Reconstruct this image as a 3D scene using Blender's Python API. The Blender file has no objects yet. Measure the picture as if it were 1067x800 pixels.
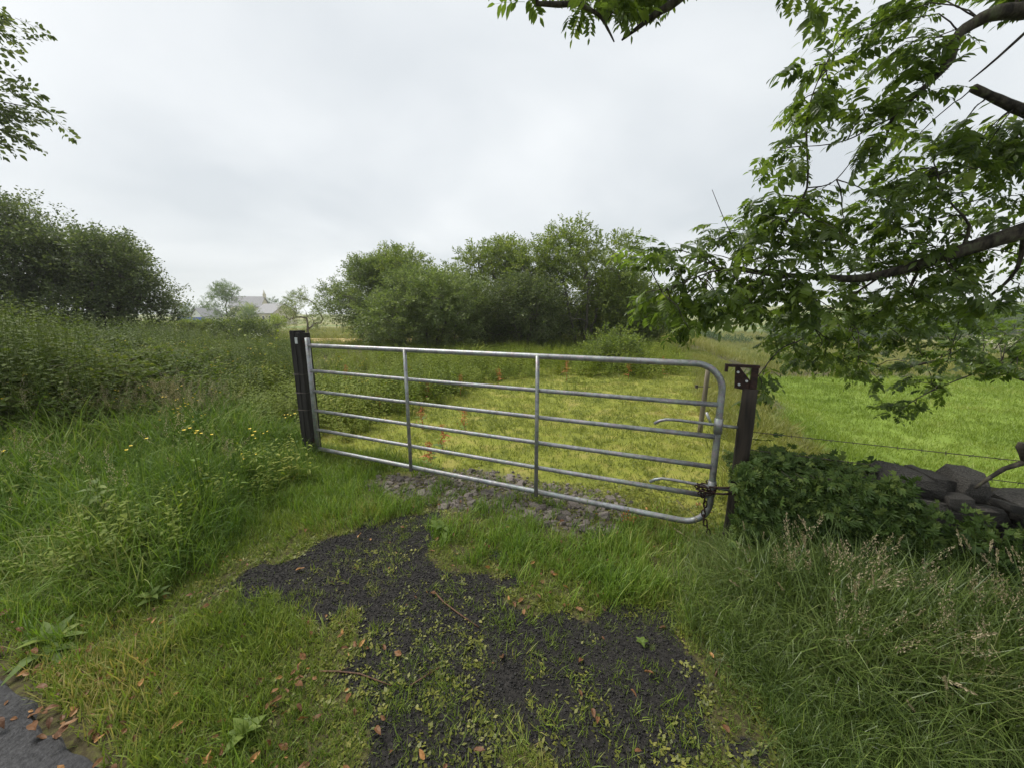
import bpy, math, random
import numpy as np
from mathutils import Vector

R = math.radians
rng = np.random.default_rng(7)
random.seed(7)
scene = bpy.context.scene
COL = scene.collection

# ------------------------------------------------------------------ camera
CAM_H, PITCH, F = 1.57, R(10.6), 385.0
cam_d = bpy.data.cameras.new('camera')
cam = bpy.data.objects.new('camera', cam_d)
COL.objects.link(cam)
cam.location = (0, 0, CAM_H)
cam.rotation_euler = (R(90) - PITCH, 0, 0)
cam_d.sensor_width = 36
cam_d.lens = 36 * F / 1067
cam_d.clip_start = 0.02
cam_d.clip_end = 3000
scene.camera = cam

# ------------------------------------------------------------------ sky and sun
SUN_EL, SUN_AZ = R(55), R(-62)
world = bpy.data.worlds.new('World')
scene.world = world
world.use_nodes = True
wn, wl = world.node_tree.nodes, world.node_tree.links
wn.clear()
w_out = wn.new('ShaderNodeOutputWorld')
w_bg = wn.new('ShaderNodeBackground'); w_bg.inputs['Strength'].default_value = 0.05
sky = wn.new('ShaderNodeTexSky'); sky.sky_type = 'NISHITA'; sky.sun_disc = False
sky.sun_elevation = SUN_EL; sky.sun_rotation = SUN_AZ
sky.dust_density = 4.0
tc = wn.new('ShaderNodeTexCoord')
sep = wn.new('ShaderNodeSeparateXYZ'); wl.new(tc.outputs['Generated'], sep.inputs[0])
addz = wn.new('ShaderNodeMath'); addz.operation = 'ADD'; addz.inputs[1].default_value = 0.22
absz = wn.new('ShaderNodeMath'); absz.operation = 'ABSOLUTE'
wl.new(sep.outputs['Z'], absz.inputs[0]); wl.new(absz.outputs[0], addz.inputs[0])
dvx = wn.new('ShaderNodeMath'); dvx.operation = 'DIVIDE'; wl.new(sep.outputs['X'], dvx.inputs[0]); wl.new(addz.outputs[0], dvx.inputs[1])
dvy = wn.new('ShaderNodeMath'); dvy.operation = 'DIVIDE'; wl.new(sep.outputs['Y'], dvy.inputs[0]); wl.new(addz.outputs[0], dvy.inputs[1])
cmb = wn.new('ShaderNodeCombineXYZ'); wl.new(dvx.outputs[0], cmb.inputs[0]); wl.new(dvy.outputs[0], cmb.inputs[1])
cn = wn.new('ShaderNodeTexNoise'); cn.inputs['Scale'].default_value = 0.85; cn.inputs['Detail'].default_value = 5
cn.inputs['Roughness'].default_value = 0.45; cn.inputs['Distortion'].default_value = 0.3
wl.new(cmb.outputs[0], cn.inputs['Vector'])
cr = wn.new('ShaderNodeValToRGB')
cr.color_ramp.elements[0].position = 0.36; cr.color_ramp.elements[0].color = (4.85, 5.18, 5.45, 1)
cr.color_ramp.elements[1].position = 0.66; cr.color_ramp.elements[1].color = (6.6, 6.8, 6.95, 1)
wl.new(cn.outputs['Fac'], cr.inputs[0])
mixs = wn.new('ShaderNodeMixRGB'); mixs.inputs[0].default_value = 0.94      # cloud deck almost closed
wl.new(sky.outputs[0], mixs.inputs[1]); wl.new(cr.outputs[0], mixs.inputs[2])
wl.new(mixs.outputs[0], w_bg.inputs[0]); wl.new(w_bg.outputs[0], w_out.inputs[0])

sun_d = bpy.data.lights.new('sun', 'SUN'); sun = bpy.data.objects.new('sun', sun_d); COL.objects.link(sun)
sun_d.energy = 1.5; sun_d.angle = R(24); sun_d.color = (1, 0.96, 0.9)
sv = Vector((math.sin(SUN_AZ) * math.cos(SUN_EL), math.cos(SUN_AZ) * math.cos(SUN_EL), math.sin(SUN_EL)))
sun.rotation_euler = sv.to_track_quat('Z', 'Y').to_euler()
sun.location = (0, 0, 40)

vs = scene.view_settings
vs.view_transform = 'Standard'; vs.look = 'None'; vs.gamma = 1; vs.use_curve_mapping = False
vs.exposure = 1.57
scene.cycles.max_bounces = 8
scene.cycles.transmission_bounces = 4
scene.cycles.transparent_max_bounces = 4
scene.cycles.volume_bounces = 2

# ------------------------------------------------------------------ where things stand
SP, CP = math.sin(PITCH), math.cos(PITCH)
def ray(u, v):
    return np.array([u - 533.5, F * CP + (400 - v) * SP, -F * SP + (400 - v) * CP])
def G(u, v, z=0.0):                       # point of the ground seen at that place of the photograph
    d = ray(u, v); k = (z - CAM_H) / d[2]
    return np.array([d[0] * k, d[1] * k, z])
def W(u, v, Y):                           # point at a given distance ahead
    d = ray(u, v); k = Y / d[1]
    return np.array([d[0] * k, Y, CAM_H + d[2] * k])
def project(p):
    p = np.atleast_2d(p); x = p[:, 0]; y = p[:, 1]; z = p[:, 2] - CAM_H
    dep = y * CP - z * SP; up = y * SP + z * CP
    dep = np.where(dep < 0.05, np.nan, dep)
    return 533.5 + F * x / dep, 400 - F * up / dep

# road direction (right), direction into the field, origin at the right gate post
E1 = np.array([0.918, -0.396]); E2 = np.array([0.396, 0.918]); O = np.array([1.56, 2.33])
def st(x, y):
    dx, dy = x - O[0], y - O[1]
    return dx * E1[0] + dy * E1[1], dx * E2[0] + dy * E2[1]
def xy(s, t):
    return O[0] + s * E1[0] + t * E2[0], O[1] + s * E1[1] + t * E2[1]

def vnoise(x, y, sc=1.0, seed=0):
    x = np.asarray(x, float) * sc + seed * 17.3; y = np.asarray(y, float) * sc + seed * 9.1
    xi = np.floor(x); yi = np.floor(y); fx = x - xi; fy = y - yi
    fx = fx * fx * (3 - 2 * fx); fy = fy * fy * (3 - 2 * fy)
    def hsh(a, b):
        n = np.sin(a * 127.1 + b * 311.7 + seed * 74.7) * 43758.5453
        return n - np.floor(n)
    a = hsh(xi, yi); b = hsh(xi + 1, yi); c = hsh(xi, yi + 1); d = hsh(xi + 1, yi + 1)
    return (a * (1 - fx) + b * fx) * (1 - fy) + (c * (1 - fx) + d * fx) * fy
def fbm(x, y, sc=1.0, seed=0):
    return 0.55 * vnoise(x, y, sc, seed) + 0.3 * vnoise(x, y, sc * 2.1, seed + 1) + 0.15 * vnoise(x, y, sc * 4.3, seed + 2)
def sstep(a, b, x):
    k = np.clip((np.asarray(x, float) - a) / (b - a), 0, 1); return k * k * (3 - 2 * k)
def polysd(x, y, poly):                   # signed distance, positive inside
    x = np.asarray(x, float); y = np.asarray(y, float)
    d = np.full(x.shape, 1e9); inside = np.zeros(x.shape, bool)
    n = len(poly)
    for i in range(n):
        ax, ay = poly[i][:2]; bx, by = poly[(i + 1) % n][:2]
        ex, ey = bx - ax, by - ay
        k = np.clip(((x - ax) * ex + (y - ay) * ey) / (ex * ex + ey * ey + 1e-12), 0, 1)
        d = np.minimum(d, np.hypot(x - ax - k * ex, y - ay - k * ey))
        c = ((ay > y) != (by > y)) & (x < (bx - ax) * (y - ay) / (by - ay + 1e-12) + ax)
        inside ^= c
    return np.where(inside, d, -d)
def gpoly(pts): return [G(u, v) for u, v in pts]

GRAVEL = gpoly([(440, 542), (400, 550), (345, 570), (300, 582), (250, 597), (228, 610), (265, 622), (325, 626), (348, 650),
                (385, 668), (368, 700), (392, 730), (385, 760), (402, 815), (800, 815), (775, 770), (738, 720), (715, 690),
                (690, 662), (702, 640), (655, 625), (612, 645), (560, 645), (530, 622), (505, 600), (470, 592), (455, 570)])
RUBBLE = gpoly([(380, 502), (430, 492), (500, 489), (560, 503), (640, 518), (672, 538), (640, 556), (570, 547), (500, 530), (430, 518)])
LONGL = gpoly([(-900, 560), (-300, 640), (0, 655), (110, 650), (190, 622), (235, 590), (290, 545), (330, 508), (352, 478), (330, 455), (250, 425), (150, 405), (-900, 405)])
LONGR = gpoly([(706, 640), (735, 690), (790, 750), (815, 830), (1500, 1100), (1700, 560), (900, 520), (770, 535), (700, 575), (690, 610)])
BRAMBLE = [(-9.5, 2.6), (-6.0, 3.2), (-4.5, 3.8), (-4.1, 5.0), (-4.4, 7.5), (-6.2, 11), (-7.5, 16), (-22, 17), (-24, 5)]

def terrain(x, y):
    x = np.asarray(x, float); y = np.asarray(y, float)
    s, t = st(x, y)
    r = np.hypot(x, y)
    z = 0.05 * (fbm(x, y, 0.8, 3) - 0.5) * sstep(1.0, 4, r) + 0.012 * (fbm(x, y, 3.0, 5) - 0.5)
    # the right-hand pasture lies lower
    fall = sstep(0.2, 3.4, s) * sstep(0.1, 1.5, t)
    z = z - 0.85 * fall - 1.7 * sstep(13.5, 34, y) * sstep(0.0, 9, s) - 0.25 * sstep(3, 14, t) * (1 - sstep(-9, -6, s))
    # low bank under the brambles
    z = z + 0.25 * sstep(3.2, 6.5, -x) * sstep(1.5, 4.5, y) * (1 - sstep(14, 26, y))
    # ground behind falls slowly, then the far slopes rise to the right
    z = z - 1.3 * sstep(18, 60, y) * (1 - sstep(-10, 5, x) * 0.4)
    hill = sstep(90, 420, r) * (9 * sstep(-60, 160, x) + 3) * sstep(0.15, 0.6, y / (r + 1e-6))
    z = z + hill * (0.6 + 0.8 * fbm(x, y, 0.006, 8))
    z = z + (fbm(x, y, 0.05, 11) - 0.5) * 0.8 * sstep(25, 70, r)
    return z

# ------------------------------------------------------------------ materials
def new_mat(name):
    m = bpy.data.materials.new(name); m.use_nodes = True
    nt = m.node_tree; nt.nodes.clear()
    return m, nt.nodes, nt.links
def rgb(c): return (c[0], c[1], c[2], 1)
def leaf_mat(name, c1, c2, c3=None, trans=0.35, rough=0.5, spec=0.35, patch=0.0, pscale=0.8, tcol=1.25, inst=True):
    """leaves and blades: colour differs from leaf to leaf and from plant to plant"""
    m, n, l = new_mat(name)
    out = n.new('ShaderNodeOutputMaterial')
    at = n.new('ShaderNodeAttribute'); at.attribute_name = 'tint'
    oi = n.new('ShaderNodeObjectInfo')
    ad = n.new('ShaderNodeMath'); ad.operation = 'MULTIPLY_ADD'; ad.inputs[1].default_value = 0.55
    l.new(at.outputs['Fac'], ad.inputs[0])
    ml = n.new('ShaderNodeMath'); ml.operation = 'MULTIPLY'; ml.inputs[1].default_value = 0.45
    l.new(oi.outputs['Random'], ml.inputs[0]); l.new(ml.outputs[0], ad.inputs[2])
    fac = ad.outputs[0] if inst else at.outputs['Fac']
    if patch:
        geo = n.new('ShaderNodeNewGeometry')
        ns = n.new('ShaderNodeTexNoise'); ns.inputs['Scale'].default_value = pscale; ns.inputs['Detail'].default_value = 3
        l.new(geo.outputs['Position'], ns.inputs['Vector'])
        mx = n.new('ShaderNodeMixRGB'); mx.inputs[0].default_value = patch
        l.new(fac, mx.inputs[1]); 
        mr = n.new('ShaderNodeMapRange'); mr.inputs[1].default_value = 0.3; mr.inputs[2].default_value = 0.7
        l.new(ns.outputs['Fac'], mr.inputs[0]); l.new(mr.outputs[0], mx.inputs[2])
        fac = mx.outputs[0]
    ra = n.new('ShaderNodeValToRGB')
    e = ra.color_ramp.elements
    e[0].position = 0.1; e[0].color = rgb(c1)
    e[1].position = 0.7; e[1].color = rgb(c2)
    if c3:
        k = e.new(0.9); k.color = rgb(c3)
    l.new(fac, ra.inputs[0])
    pb = n.new('ShaderNodeBsdfPrincipled'); pb.inputs['Roughness'].default_value = rough
    pb.inputs['Specular IOR Level'].default_value = spec
    l.new(ra.outputs[0], pb.inputs['Base Color'])
    tr = n.new('ShaderNodeBsdfTranslucent')
    tm = n.new('ShaderNodeMixRGB'); tm.blend_type = 'MULTIPLY'; tm.inputs[0].default_value = 1
    tm.inputs[2].default_value = (tcol * 1.05, tcol * 1.1, tcol * 0.55, 1)
    l.new(ra.outputs[0], tm.inputs[1]); l.new(tm.outputs[0], tr.inputs['Color'])
    mix = n.new('ShaderNodeMixShader'); mix.inputs[0].default_value = trans
    l.new(pb.outputs[0], mix.inputs[1]); l.new(tr.outputs[0], mix.inputs[2]); l.new(mix.outputs[0], out.inputs[0])
    return m
def solid_mat(name, c1, c2, scale=20, rough=0.8, metal=0.0, bump=0.3, bdist=0.01, detail=6, stretch=(1, 1, 1), c3=None, spec=0.4, lo=0.35, hi=0.65, vary=0.0):
    m, n, l = new_mat(name)
    out = n.new('ShaderNodeOutputMaterial'); pb = n.new('ShaderNodeBsdfPrincipled')
    tcn = n.new('ShaderNodeTexCoord'); mp = n.new('ShaderNodeMapping'); mp.inputs['Scale'].default_value = stretch
    l.new(tcn.outputs['Object'], mp.inputs['Vector'])
    ns = n.new('ShaderNodeTexNoise'); ns.inputs['Scale'].default_value = scale; ns.inputs['Detail'].default_value = detail; ns.inputs['Roughness'].default_value = 0.6
    l.new(mp.outputs[0], ns.inputs['Vector'])
    ra = n.new('ShaderNodeValToRGB'); e = ra.color_ramp.elements
    e[0].position = lo; e[0].color = rgb(c1); e[1].position = hi; e[1].color = rgb(c2)
    if c3: k = e.new(min(hi + 0.12, 1)); k.color = rgb(c3)
    l.new(ns.outputs['Fac'], ra.inputs[0])
    col = ra.outputs[0]
    if vary:
        oi = n.new('ShaderNodeObjectInfo'); hs = n.new('ShaderNodeHueSaturation')
        mr = n.new('ShaderNodeMapRange'); mr.inputs[3].default_value = 1 - vary; mr.inputs[4].default_value = 1 + vary
        l.new(oi.outputs['Random'], mr.inputs[0]); l.new(mr.outputs[0], hs.inputs['Value']); l.new(col, hs.inputs['Color'])
        col = hs.outputs[0]
    l.new(col, pb.inputs['Base Color'])
    pb.inputs['Roughness'].default_value = rough; pb.inputs['Metallic'].default_value = metal; pb.inputs['Specular IOR Level'].default_value = spec
    if bump:
        bp = n.new('ShaderNodeBump'); bp.inputs['Strength'].default_value = bump; bp.inputs['Distance'].default_value = bdist
        l.new(ns.outputs['Fac'], bp.inputs['Height']); l.new(bp.outputs[0], pb.inputs['Normal'])
    l.new(pb.outputs[0], out.inputs[0])
    return m

M = {}
M['grass_short'] = leaf_mat('grass_short', (0.055, 0.10, 0.013), (0.20, 0.265, 0.038), (0.36, 0.30, 0.11), 0.3, patch=0.45, pscale=1.3, inst=False)
M['grass_long'] = leaf_mat('grass_long', (0.04, 0.09, 0.012), (0.155, 0.24, 0.032), (0.30, 0.31, 0.12), 0.32, rough=.6, spec=.2, patch=0.4, pscale=0.9, inst=False)
M['grass_right'] = leaf_mat('grass_right', (0.035, 0.065, 0.013), (0.15, 0.205, 0.05), (0.32, 0.28, 0.15), 0.28, rough=.38, patch=0.35, pscale=1.2, inst=False)
M['grass_lush'] = leaf_mat('grass_lush', (0.05, 0.105, 0.012), (0.18, 0.28, 0.034), (0.30, 0.33, 0.09), 0.32, patch=0.35, pscale=1.5, inst=False)
M['grass_paddock'] = leaf_mat('grass_paddock', (0.10, 0.14, 0.024), (0.235, 0.255, 0.055), (0.37, 0.30, 0.12), 0.35, patch=0.65, pscale=0.55)
M['grass_field'] = leaf_mat('grass_field', (0.13, 0.195, 0.025), (0.205, 0.27, 0.042), (0.29, 0.32, 0.085), 0.35, patch=0.55, pscale=0.5)
M['grass_rough'] = leaf_mat('grass_rough', (0.14, 0.17, 0.035), (0.27, 0.26, 0.08), (0.38, 0.33, 0.15), 0.3, patch=0.5, pscale=0.15)
M['seed'] = leaf_mat('seed', (0.24, 0.19, 0.12), (0.42, 0.36, 0.24), (0.5, 0.45, 0.33), 0.25, rough=0.8)
M['weed'] = leaf_mat('weed', (0.095, 0.145, 0.02), (0.22, 0.265, 0.035), (0.33, 0.31, 0.06), 0.38, rough=.6, spec=.22, patch=0.45, pscale=0.6)
M['bramble'] = leaf_mat('bramble', (0.045, 0.08, 0.016), (0.15, 0.195, 0.038), (0.25, 0.27, 0.075), 0.34, patch=0.4, pscale=0.7, rough=0.62, spec=.22)
M['moss'] = leaf_mat('moss', (0.085, 0.10, 0.018), (0.19, 0.20, 0.035), (0.28, 0.26, 0.06), 0.3, patch=0.3, pscale=3, inst=False)
M['yellow'] = leaf_mat('yellow', (0.75, 0.50, 0.01), (0.85, 0.65, 0.02), None, 0.2)
M['white_flower'] = leaf_mat('white_flower', (0.7, 0.72, 0.65), (0.8, 0.8, 0.75), None, 0.2)
M['pink'] = leaf_mat('pink', (0.26, 0.10, 0.17), (0.38, 0.18, 0.27), None, 0.2)
M['dock_red'] = leaf_mat('dock_red', (0.30, 0.08, 0.035), (0.48, 0.16, 0.06), None, 0.25)
M['dock'] = leaf_mat('dock', (0.075, 0.125, 0.02), (0.15, 0.21, 0.035), (0.2, 0.25, 0.05), 0.35, rough=0.65)
M['ash_leaf'] = leaf_mat('ash_leaf', (0.04, 0.07, 0.016), (0.125, 0.18, 0.036), (0.23, 0.285, 0.06), 0.5, rough=0.38, spec=0.45, tcol=1.5)
M['ivy'] = leaf_mat('ivy', (0.022, 0.045, 0.010), (0.056, 0.095, 0.019), (0.10, 0.14, 0.03), 0.25, rough=0.55, spec=0.2)
M['willow'] = leaf_mat('willow', (0.085, 0.125, 0.04), (0.19, 0.24, 0.085), (0.29, 0.33, 0.15), 0.42)
M['sallow'] = leaf_mat('sallow', (0.085, 0.13, 0.028), (0.195, 0.245, 0.052), (0.30, 0.33, 0.10), 0.42)
M['alder'] = leaf_mat('alder', (0.055, 0.082, 0.03), (0.125, 0.158, 0.06), (0.22, 0.25, 0.12), 0.38)
M['birch'] = leaf_mat('birch', (0.08, 0.13, 0.05), (0.14, 0.20, 0.075), None, 0.35)
M['lime'] = leaf_mat('lime', (0.18, 0.24, 0.03), (0.28, 0.34, 0.05), None, 0.35)
M['hawthorn'] = leaf_mat('hawthorn', (0.035, 0.075, 0.02), (0.08, 0.14, 0.035), None, 0.25)
M['blossom'] = leaf_mat('blossom', (0.5, 0.48, 0.38), (0.62, 0.60, 0.5), None, 0.2)
M['litter'] = leaf_mat('litter', (0.085, 0.038, 0.017), (0.20, 0.095, 0.038), (0.32, 0.20, 0.075), 0.15, rough=0.6)
M['litter_orange'] = leaf_mat('litter_orange', (0.25, 0.11, 0.035), (0.36, 0.19, 0.065), None, 0.15, rough=0.6)
M['bark'] = solid_mat('bark', (0.018, 0.015, 0.011), (0.065, 0.055, 0.04), 22, 0.9, bump=1.0, bdist=0.02, stretch=(1, 1, 0.35), c3=(0.10, 0.115, 0.06), lo=.4, hi=.56)
M['bark_grey'] = solid_mat('bark_grey', (0.06, 0.055, 0.04), (0.15, 0.14, 0.11), 12, 0.9, bump=0.5)
M['twig'] = solid_mat('twig', (0.05, 0.025, 0.015), (0.14, 0.075, 0.04), 60, 0.75, bump=0.4, bdist=0.002)
M['cane'] = solid_mat('cane', (0.07, 0.06, 0.03), (0.13, 0.12, 0.05), 30, 0.7, bump=0)
def galv():
    m, n, l = new_mat('galvanised_steel')
    out = n.new('ShaderNodeOutputMaterial'); pb = n.new('ShaderNodeBsdfPrincipled')
    t = n.new('ShaderNodeTexCoord')
    v = n.new('ShaderNodeTexVoronoi'); v.inputs['Scale'].default_value = 45; l.new(t.outputs['Object'], v.inputs['Vector'])
    ns = n.new('ShaderNodeTexNoise'); ns.inputs['Scale'].default_value = 9; ns.inputs['Detail'].default_value = 8; ns.inputs['Roughness'].default_value = 0.7
    l.new(t.outputs['Object'], ns.inputs['Vector'])
    ra = n.new('ShaderNodeValToRGB'); e = ra.color_ramp.elements
    e[0].position = 0.3; e[0].color = (0.15, 0.16, 0.165, 1); e[1].position = 0.7; e[1].color = (0.33, 0.345, 0.35, 1)
    l.new(ns.outputs['Fac'], ra.inputs[0])
    mx = n.new('ShaderNodeMixRGB'); mx.blend_type = 'OVERLAY'; mx.inputs[0].default_value = 0.25
    l.new(ra.outputs[0], mx.inputs[1]); l.new(v.outputs['Color'], mx.inputs[2])
    n2 = n.new('ShaderNodeTexNoise'); n2.inputs['Scale'].default_value = 70; n2.inputs['Detail'].default_value = 3; l.new(t.outputs['Object'], n2.inputs['Vector'])
    r2 = n.new('ShaderNodeValToRGB'); r2.color_ramp.elements[0].position = 0.66; r2.color_ramp.elements[1].position = 0.74
    l.new(n2.outputs['Fac'], r2.inputs[0])
    m2 = n.new('ShaderNodeMixRGB'); m2.inputs[2].default_value = (0.45, 0.47, 0.45, 1); l.new(r2.outputs[0], m2.inputs[0]); l.new(mx.outputs[0], m2.inputs[1])
    hs = n.new('ShaderNodeHueSaturation'); hs.inputs['Saturation'].default_value = 0.35; l.new(m2.outputs[0], hs.inputs['Color'])
    l.new(hs.outputs[0], pb.inputs['Base Color'])
    pb.inputs['Metallic'].default_value = 0.55
    rr = n.new('ShaderNodeMapRange'); rr.inputs[3].default_value = 0.32; rr.inputs[4].default_value = 0.62; l.new(ns.outputs['Fac'], rr.inputs[0]); l.new(rr.outputs[0], pb.inputs['Roughness'])
    b = n.new('ShaderNodeBump'); b.inputs['Strength'].default_value = 0.25; b.inputs['Distance'].default_value = 0.002
    l.new(n2.outputs['Fac'], b.inputs['Height']); l.new(b.outputs[0], pb.inputs['Normal'])
    l.new(pb.outputs[0], out.inputs[0])
    return m
M['galv'] = galv()
M['rust'] = solid_mat('rust', (0.012, 0.008, 0.007), (0.05, 0.024, 0.018), 40, 0.85, metal=0.1, bump=0.6, bdist=0.002, c3=(0.11, 0.045, 0.025))
M['wood_dark'] = solid_mat('wood_dark', (0.007, 0.006, 0.0055), (0.028, 0.025, 0.022), 30, 0.85, bump=0.8, bdist=0.006, stretch=(1, 1, 0.08), c3=(0.05, 0.045, 0.037))
M['wood_worn'] = solid_mat('wood_worn', (0.010, 0.008, 0.006), (0.04, 0.03, 0.022), 30, 0.85, bump=0.8, bdist=0.006, stretch=(1, 1, 0.1))
M['wood_grey'] = solid_mat('wood_grey', (0.12, 0.10, 0.07), (0.24, 0.21, 0.16), 30, 0.9, bump=0.8, stretch=(1, 1, 0.1))
M['wire'] = solid_mat('wire', (0.05, 0.04, 0.035), (0.13, 0.11, 0.10), 40, 0.6, metal=0.5, bump=0)
M['plate'] = solid_mat('plate', (0.45, 0.48, 0.48), (0.6, 0.62, 0.62), 40, 0.5, metal=0.2, bump=0.1)
M['stone'] = solid_mat('stone', (0.035, 0.032, 0.028), (0.11, 0.102, 0.09), 14, 0.9, bump=1.0, bdist=0.03, c3=(0.19, 0.21, 0.14), vary=0.4)
M['rubble'] = solid_mat('rubble', (0.085, 0.072, 0.062), (0.21, 0.18, 0.16), 25, 0.9, bump=0.7, bdist=0.008, vary=0.45)
M['chip'] = solid_mat('chip', (0.009, 0.0085, 0.008), (0.036, 0.033, 0.031), 160, 0.75, bump=0.4, bdist=0.002, vary=0.6)
M['core'] = solid_mat('core', (0.02, 0.017, 0.013), (0.05, 0.042, 0.03), 12, 1, bump=0.8)

# ------------------------------------------------------------------ mesh helpers
class MB:
    def __init__(self): self.v = []; self.f = []; self.t = []; self.m = []
    def poly(self, pts, faces, tint=0.5, mi=0):
        b = len(self.v); self.v.extend([tuple(map(float, p)) for p in pts])
        for f in faces: self.f.append(tuple(b + i for i in f)); self.t.append(tint); self.m.append(mi)
    def tube(self, pts, rad, n=6, tint=0.5, mi=0, cap=True):
        pts = [Vector(p) for p in pts]; b = len(self.v); N = len(pts)
        up = Vector((0.13, 0.21, 0.97))
        for i, p in enumerate(pts):
            d = (pts[min(i + 1, N - 1)] - pts[max(i - 1, 0)])
            d = d.normalized() if d.length > 1e-9 else Vector((0, 0, 1))
            a = d.cross(up)
            if a.length < 0.1: a = d.cross(Vector((1, 0, 0)))
            a.normalize(); c = d.cross(a)
            r = rad[i] if hasattr(rad, '__len__') else rad
            for k in range(n):
                an = 2 * math.pi * k / n
                self.v.append(tuple(p + (a * math.cos(an) + c * math.sin(an)) * r))
        for i in range(N - 1):
            for k in range(n):
                self.f.append((b + i * n + k, b + i * n + (k + 1) % n, b + (i + 1) * n + (k + 1) % n, b + (i + 1) * n + k)); self.t.append(tint); self.m.append(mi)
        if cap and n > 2:
            self.f.append(tuple(b + k for k in range(n))[::-1]); self.t.append(tint); self.m.append(mi)
            self.f.append(tuple(b + (N - 1) * n + k for k in range(n))); self.t.append(tint); self.m.append(mi)
    def box(self, c, h, ax=(1, 0, 0), ay=(0, 1, 0), az=(0, 0, 1), mi=0):
        c = np.array(c, float); ax = np.array(ax, float) * h[0]; ay = np.array(ay, float) * h[1]; az = np.array(az, float) * h[2]
        p = [c + sx * ax + sy * ay + sz * az for sz in (-1, 1) for sy in (-1, 1) for sx in (-1, 1)]
        self.poly(p, [(0, 2, 3, 1), (4, 5, 7, 6), (0, 1, 5, 4), (2, 6, 7, 3), (0, 4, 6, 2), (1, 3, 7, 5)], mi=mi)
    def mesh(self, name, mats, smooth=False):
        me = bpy.data.meshes.new(name); me.from_pydata(self.v, [], self.f)
        a = me.attributes.new('tint', 'FLOAT', 'FACE'); a.data.foreach_set('value', self.t)
        if not isinstance(mats, (list, tuple)): mats = [mats]
        for m in mats: me.materials.append(m)
        me.polygons.foreach_set('material_index', self.m)
        if smooth: me.polygons.foreach_set('use_smooth', [True] * len(self.f))
        me.update(); return me
    def build(self, name, mats, parent=None, smooth=False, **k):
        return link(name, self.mesh(name, mats, smooth), parent, **k)
def link(name, me, parent=None, label=None, cat=None, group=None, kind=None, loc=None, rot=None, scale=None):
    o = bpy.data.objects.new(name, me); COL.objects.link(o)
    if parent is not None: o.parent = parent
    if loc is not None: o.location = loc
    if rot is not None: o.rotation_euler = rot
    if scale is not None: o.scale = scale
    for key, val in (('label', label), ('category', cat), ('group', group), ('kind', kind)):
        if val: o[key] = val
    return o
def empty(name, loc, label=None, cat=None, group=None, kind=None, rotz=0):
    o = link(name, None, None, label, cat, group, kind, loc); o.rotation_euler.z = rotz
    o.empty_display_size = 0.1
    return o
def src(me):                                # a plant shape for the scatterers, not linked into the scene
    return bpy.data.objects.new(me.name, me)
_ng = {}
def scatter_tree(sources, real=False):
    key = (real,) + tuple(s.name for s in sources)
    if key in _ng: return _ng[key]
    ng = bpy.data.node_groups.new('scatter', 'GeometryNodeTree'); _ng[key] = ng
    ng.interface.new_socket('Geometry', in_out='INPUT', socket_type='NodeSocketGeometry')
    ng.interface.new_socket('Geometry', in_out='OUTPUT', socket_type='NodeSocketGeometry')
    n, l = ng.nodes, ng.links
    gi = n.new('NodeGroupInput'); go = n.new('NodeGroupOutput')
    iop = n.new('GeometryNodeInstanceOnPoints'); iop.inputs['Pick Instance'].default_value = True
    jn = n.new('GeometryNodeJoinGeometry')
    for s in sources:
        oi = n.new('GeometryNodeObjectInfo'); oi.inputs['Object'].default_value = s; oi.inputs['As Instance'].default_value = False
        g2 = n.new('GeometryNodeGeometryToInstance'); l.new(oi.outputs['Geometry'], g2.inputs[0]); l.new(g2.outputs[0], jn.inputs[0])
    def named(nm, dt):
        a = n.new('GeometryNodeInputNamedAttribute'); a.data_type = dt; a.inputs['Name'].default_value = nm
        return a.outputs['Attribute']
    e2r = n.new('FunctionNodeEulerToRotation'); l.new(named('rot', 'FLOAT_VECTOR'), e2r.inputs[0])
    l.new(gi.outputs[0], iop.inputs['Points']); l.new(jn.outputs[0], iop.inputs['Instance'])
    l.new(named('idx', 'INT'), iop.inputs['Instance Index']); l.new(e2r.outputs[0], iop.inputs['Rotation'])
    l.new(named('scl', 'FLOAT_VECTOR'), iop.inputs['Scale'])
    if real:
        rz = n.new('GeometryNodeRealizeInstances'); l.new(iop.outputs[0], rz.inputs[0]); l.new(rz.outputs[0], go.inputs[0])
    else: l.new(iop.outputs[0], go.inputs[0])
    return ng
def scatter(name, pts, rot, scl, sources, parent=None, real=False, **k):
    pts = np.asarray(pts, np.float32).reshape(-1, 3); N = len(pts)
    me = bpy.data.meshes.new(name); me.vertices.add(N); me.vertices.foreach_set('co', pts.ravel())
    a = me.attributes.new('rot', 'FLOAT_VECTOR', 'POINT'); a.data.foreach_set('vector', np.asarray(rot, np.float32).ravel())
    scl = np.asarray(scl, np.float32)
    if scl.ndim == 1: scl = np.repeat(scl[:, None], 3, 1)
    a = me.attributes.new('scl', 'FLOAT_VECTOR', 'POINT'); a.data.foreach_set('vector', scl.ravel())
    a = me.attributes.new('idx', 'INT', 'POINT'); a.data.foreach_set('value', rng.integers(0, len(sources), N).astype(np.int32))
    o = link(name, me, parent, **k)
    md = o.modifiers.new('scatter', 'NODES'); md.node_group = scatter_tree(sources, real)
    return o
def upright(N, tilt=0.15):
    return np.stack([rng.normal(0, tilt, N), rng.normal(0, tilt, N), rng.uniform(0, 2 * math.pi, N)], 1)
def along(d, roll=None):                    # euler that turns +X to the direction d
    d = np.asarray(d, float); d = d / (np.linalg.norm(d, axis=1, keepdims=True) + 1e-9)
    return np.stack([rng.uniform(-0.6, 0.6, len(d)) if roll is None else roll, -np.arcsin(np.clip(d[:, 2], -1, 1)), np.arctan2(d[:, 1], d[:, 0])], 1)

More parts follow.
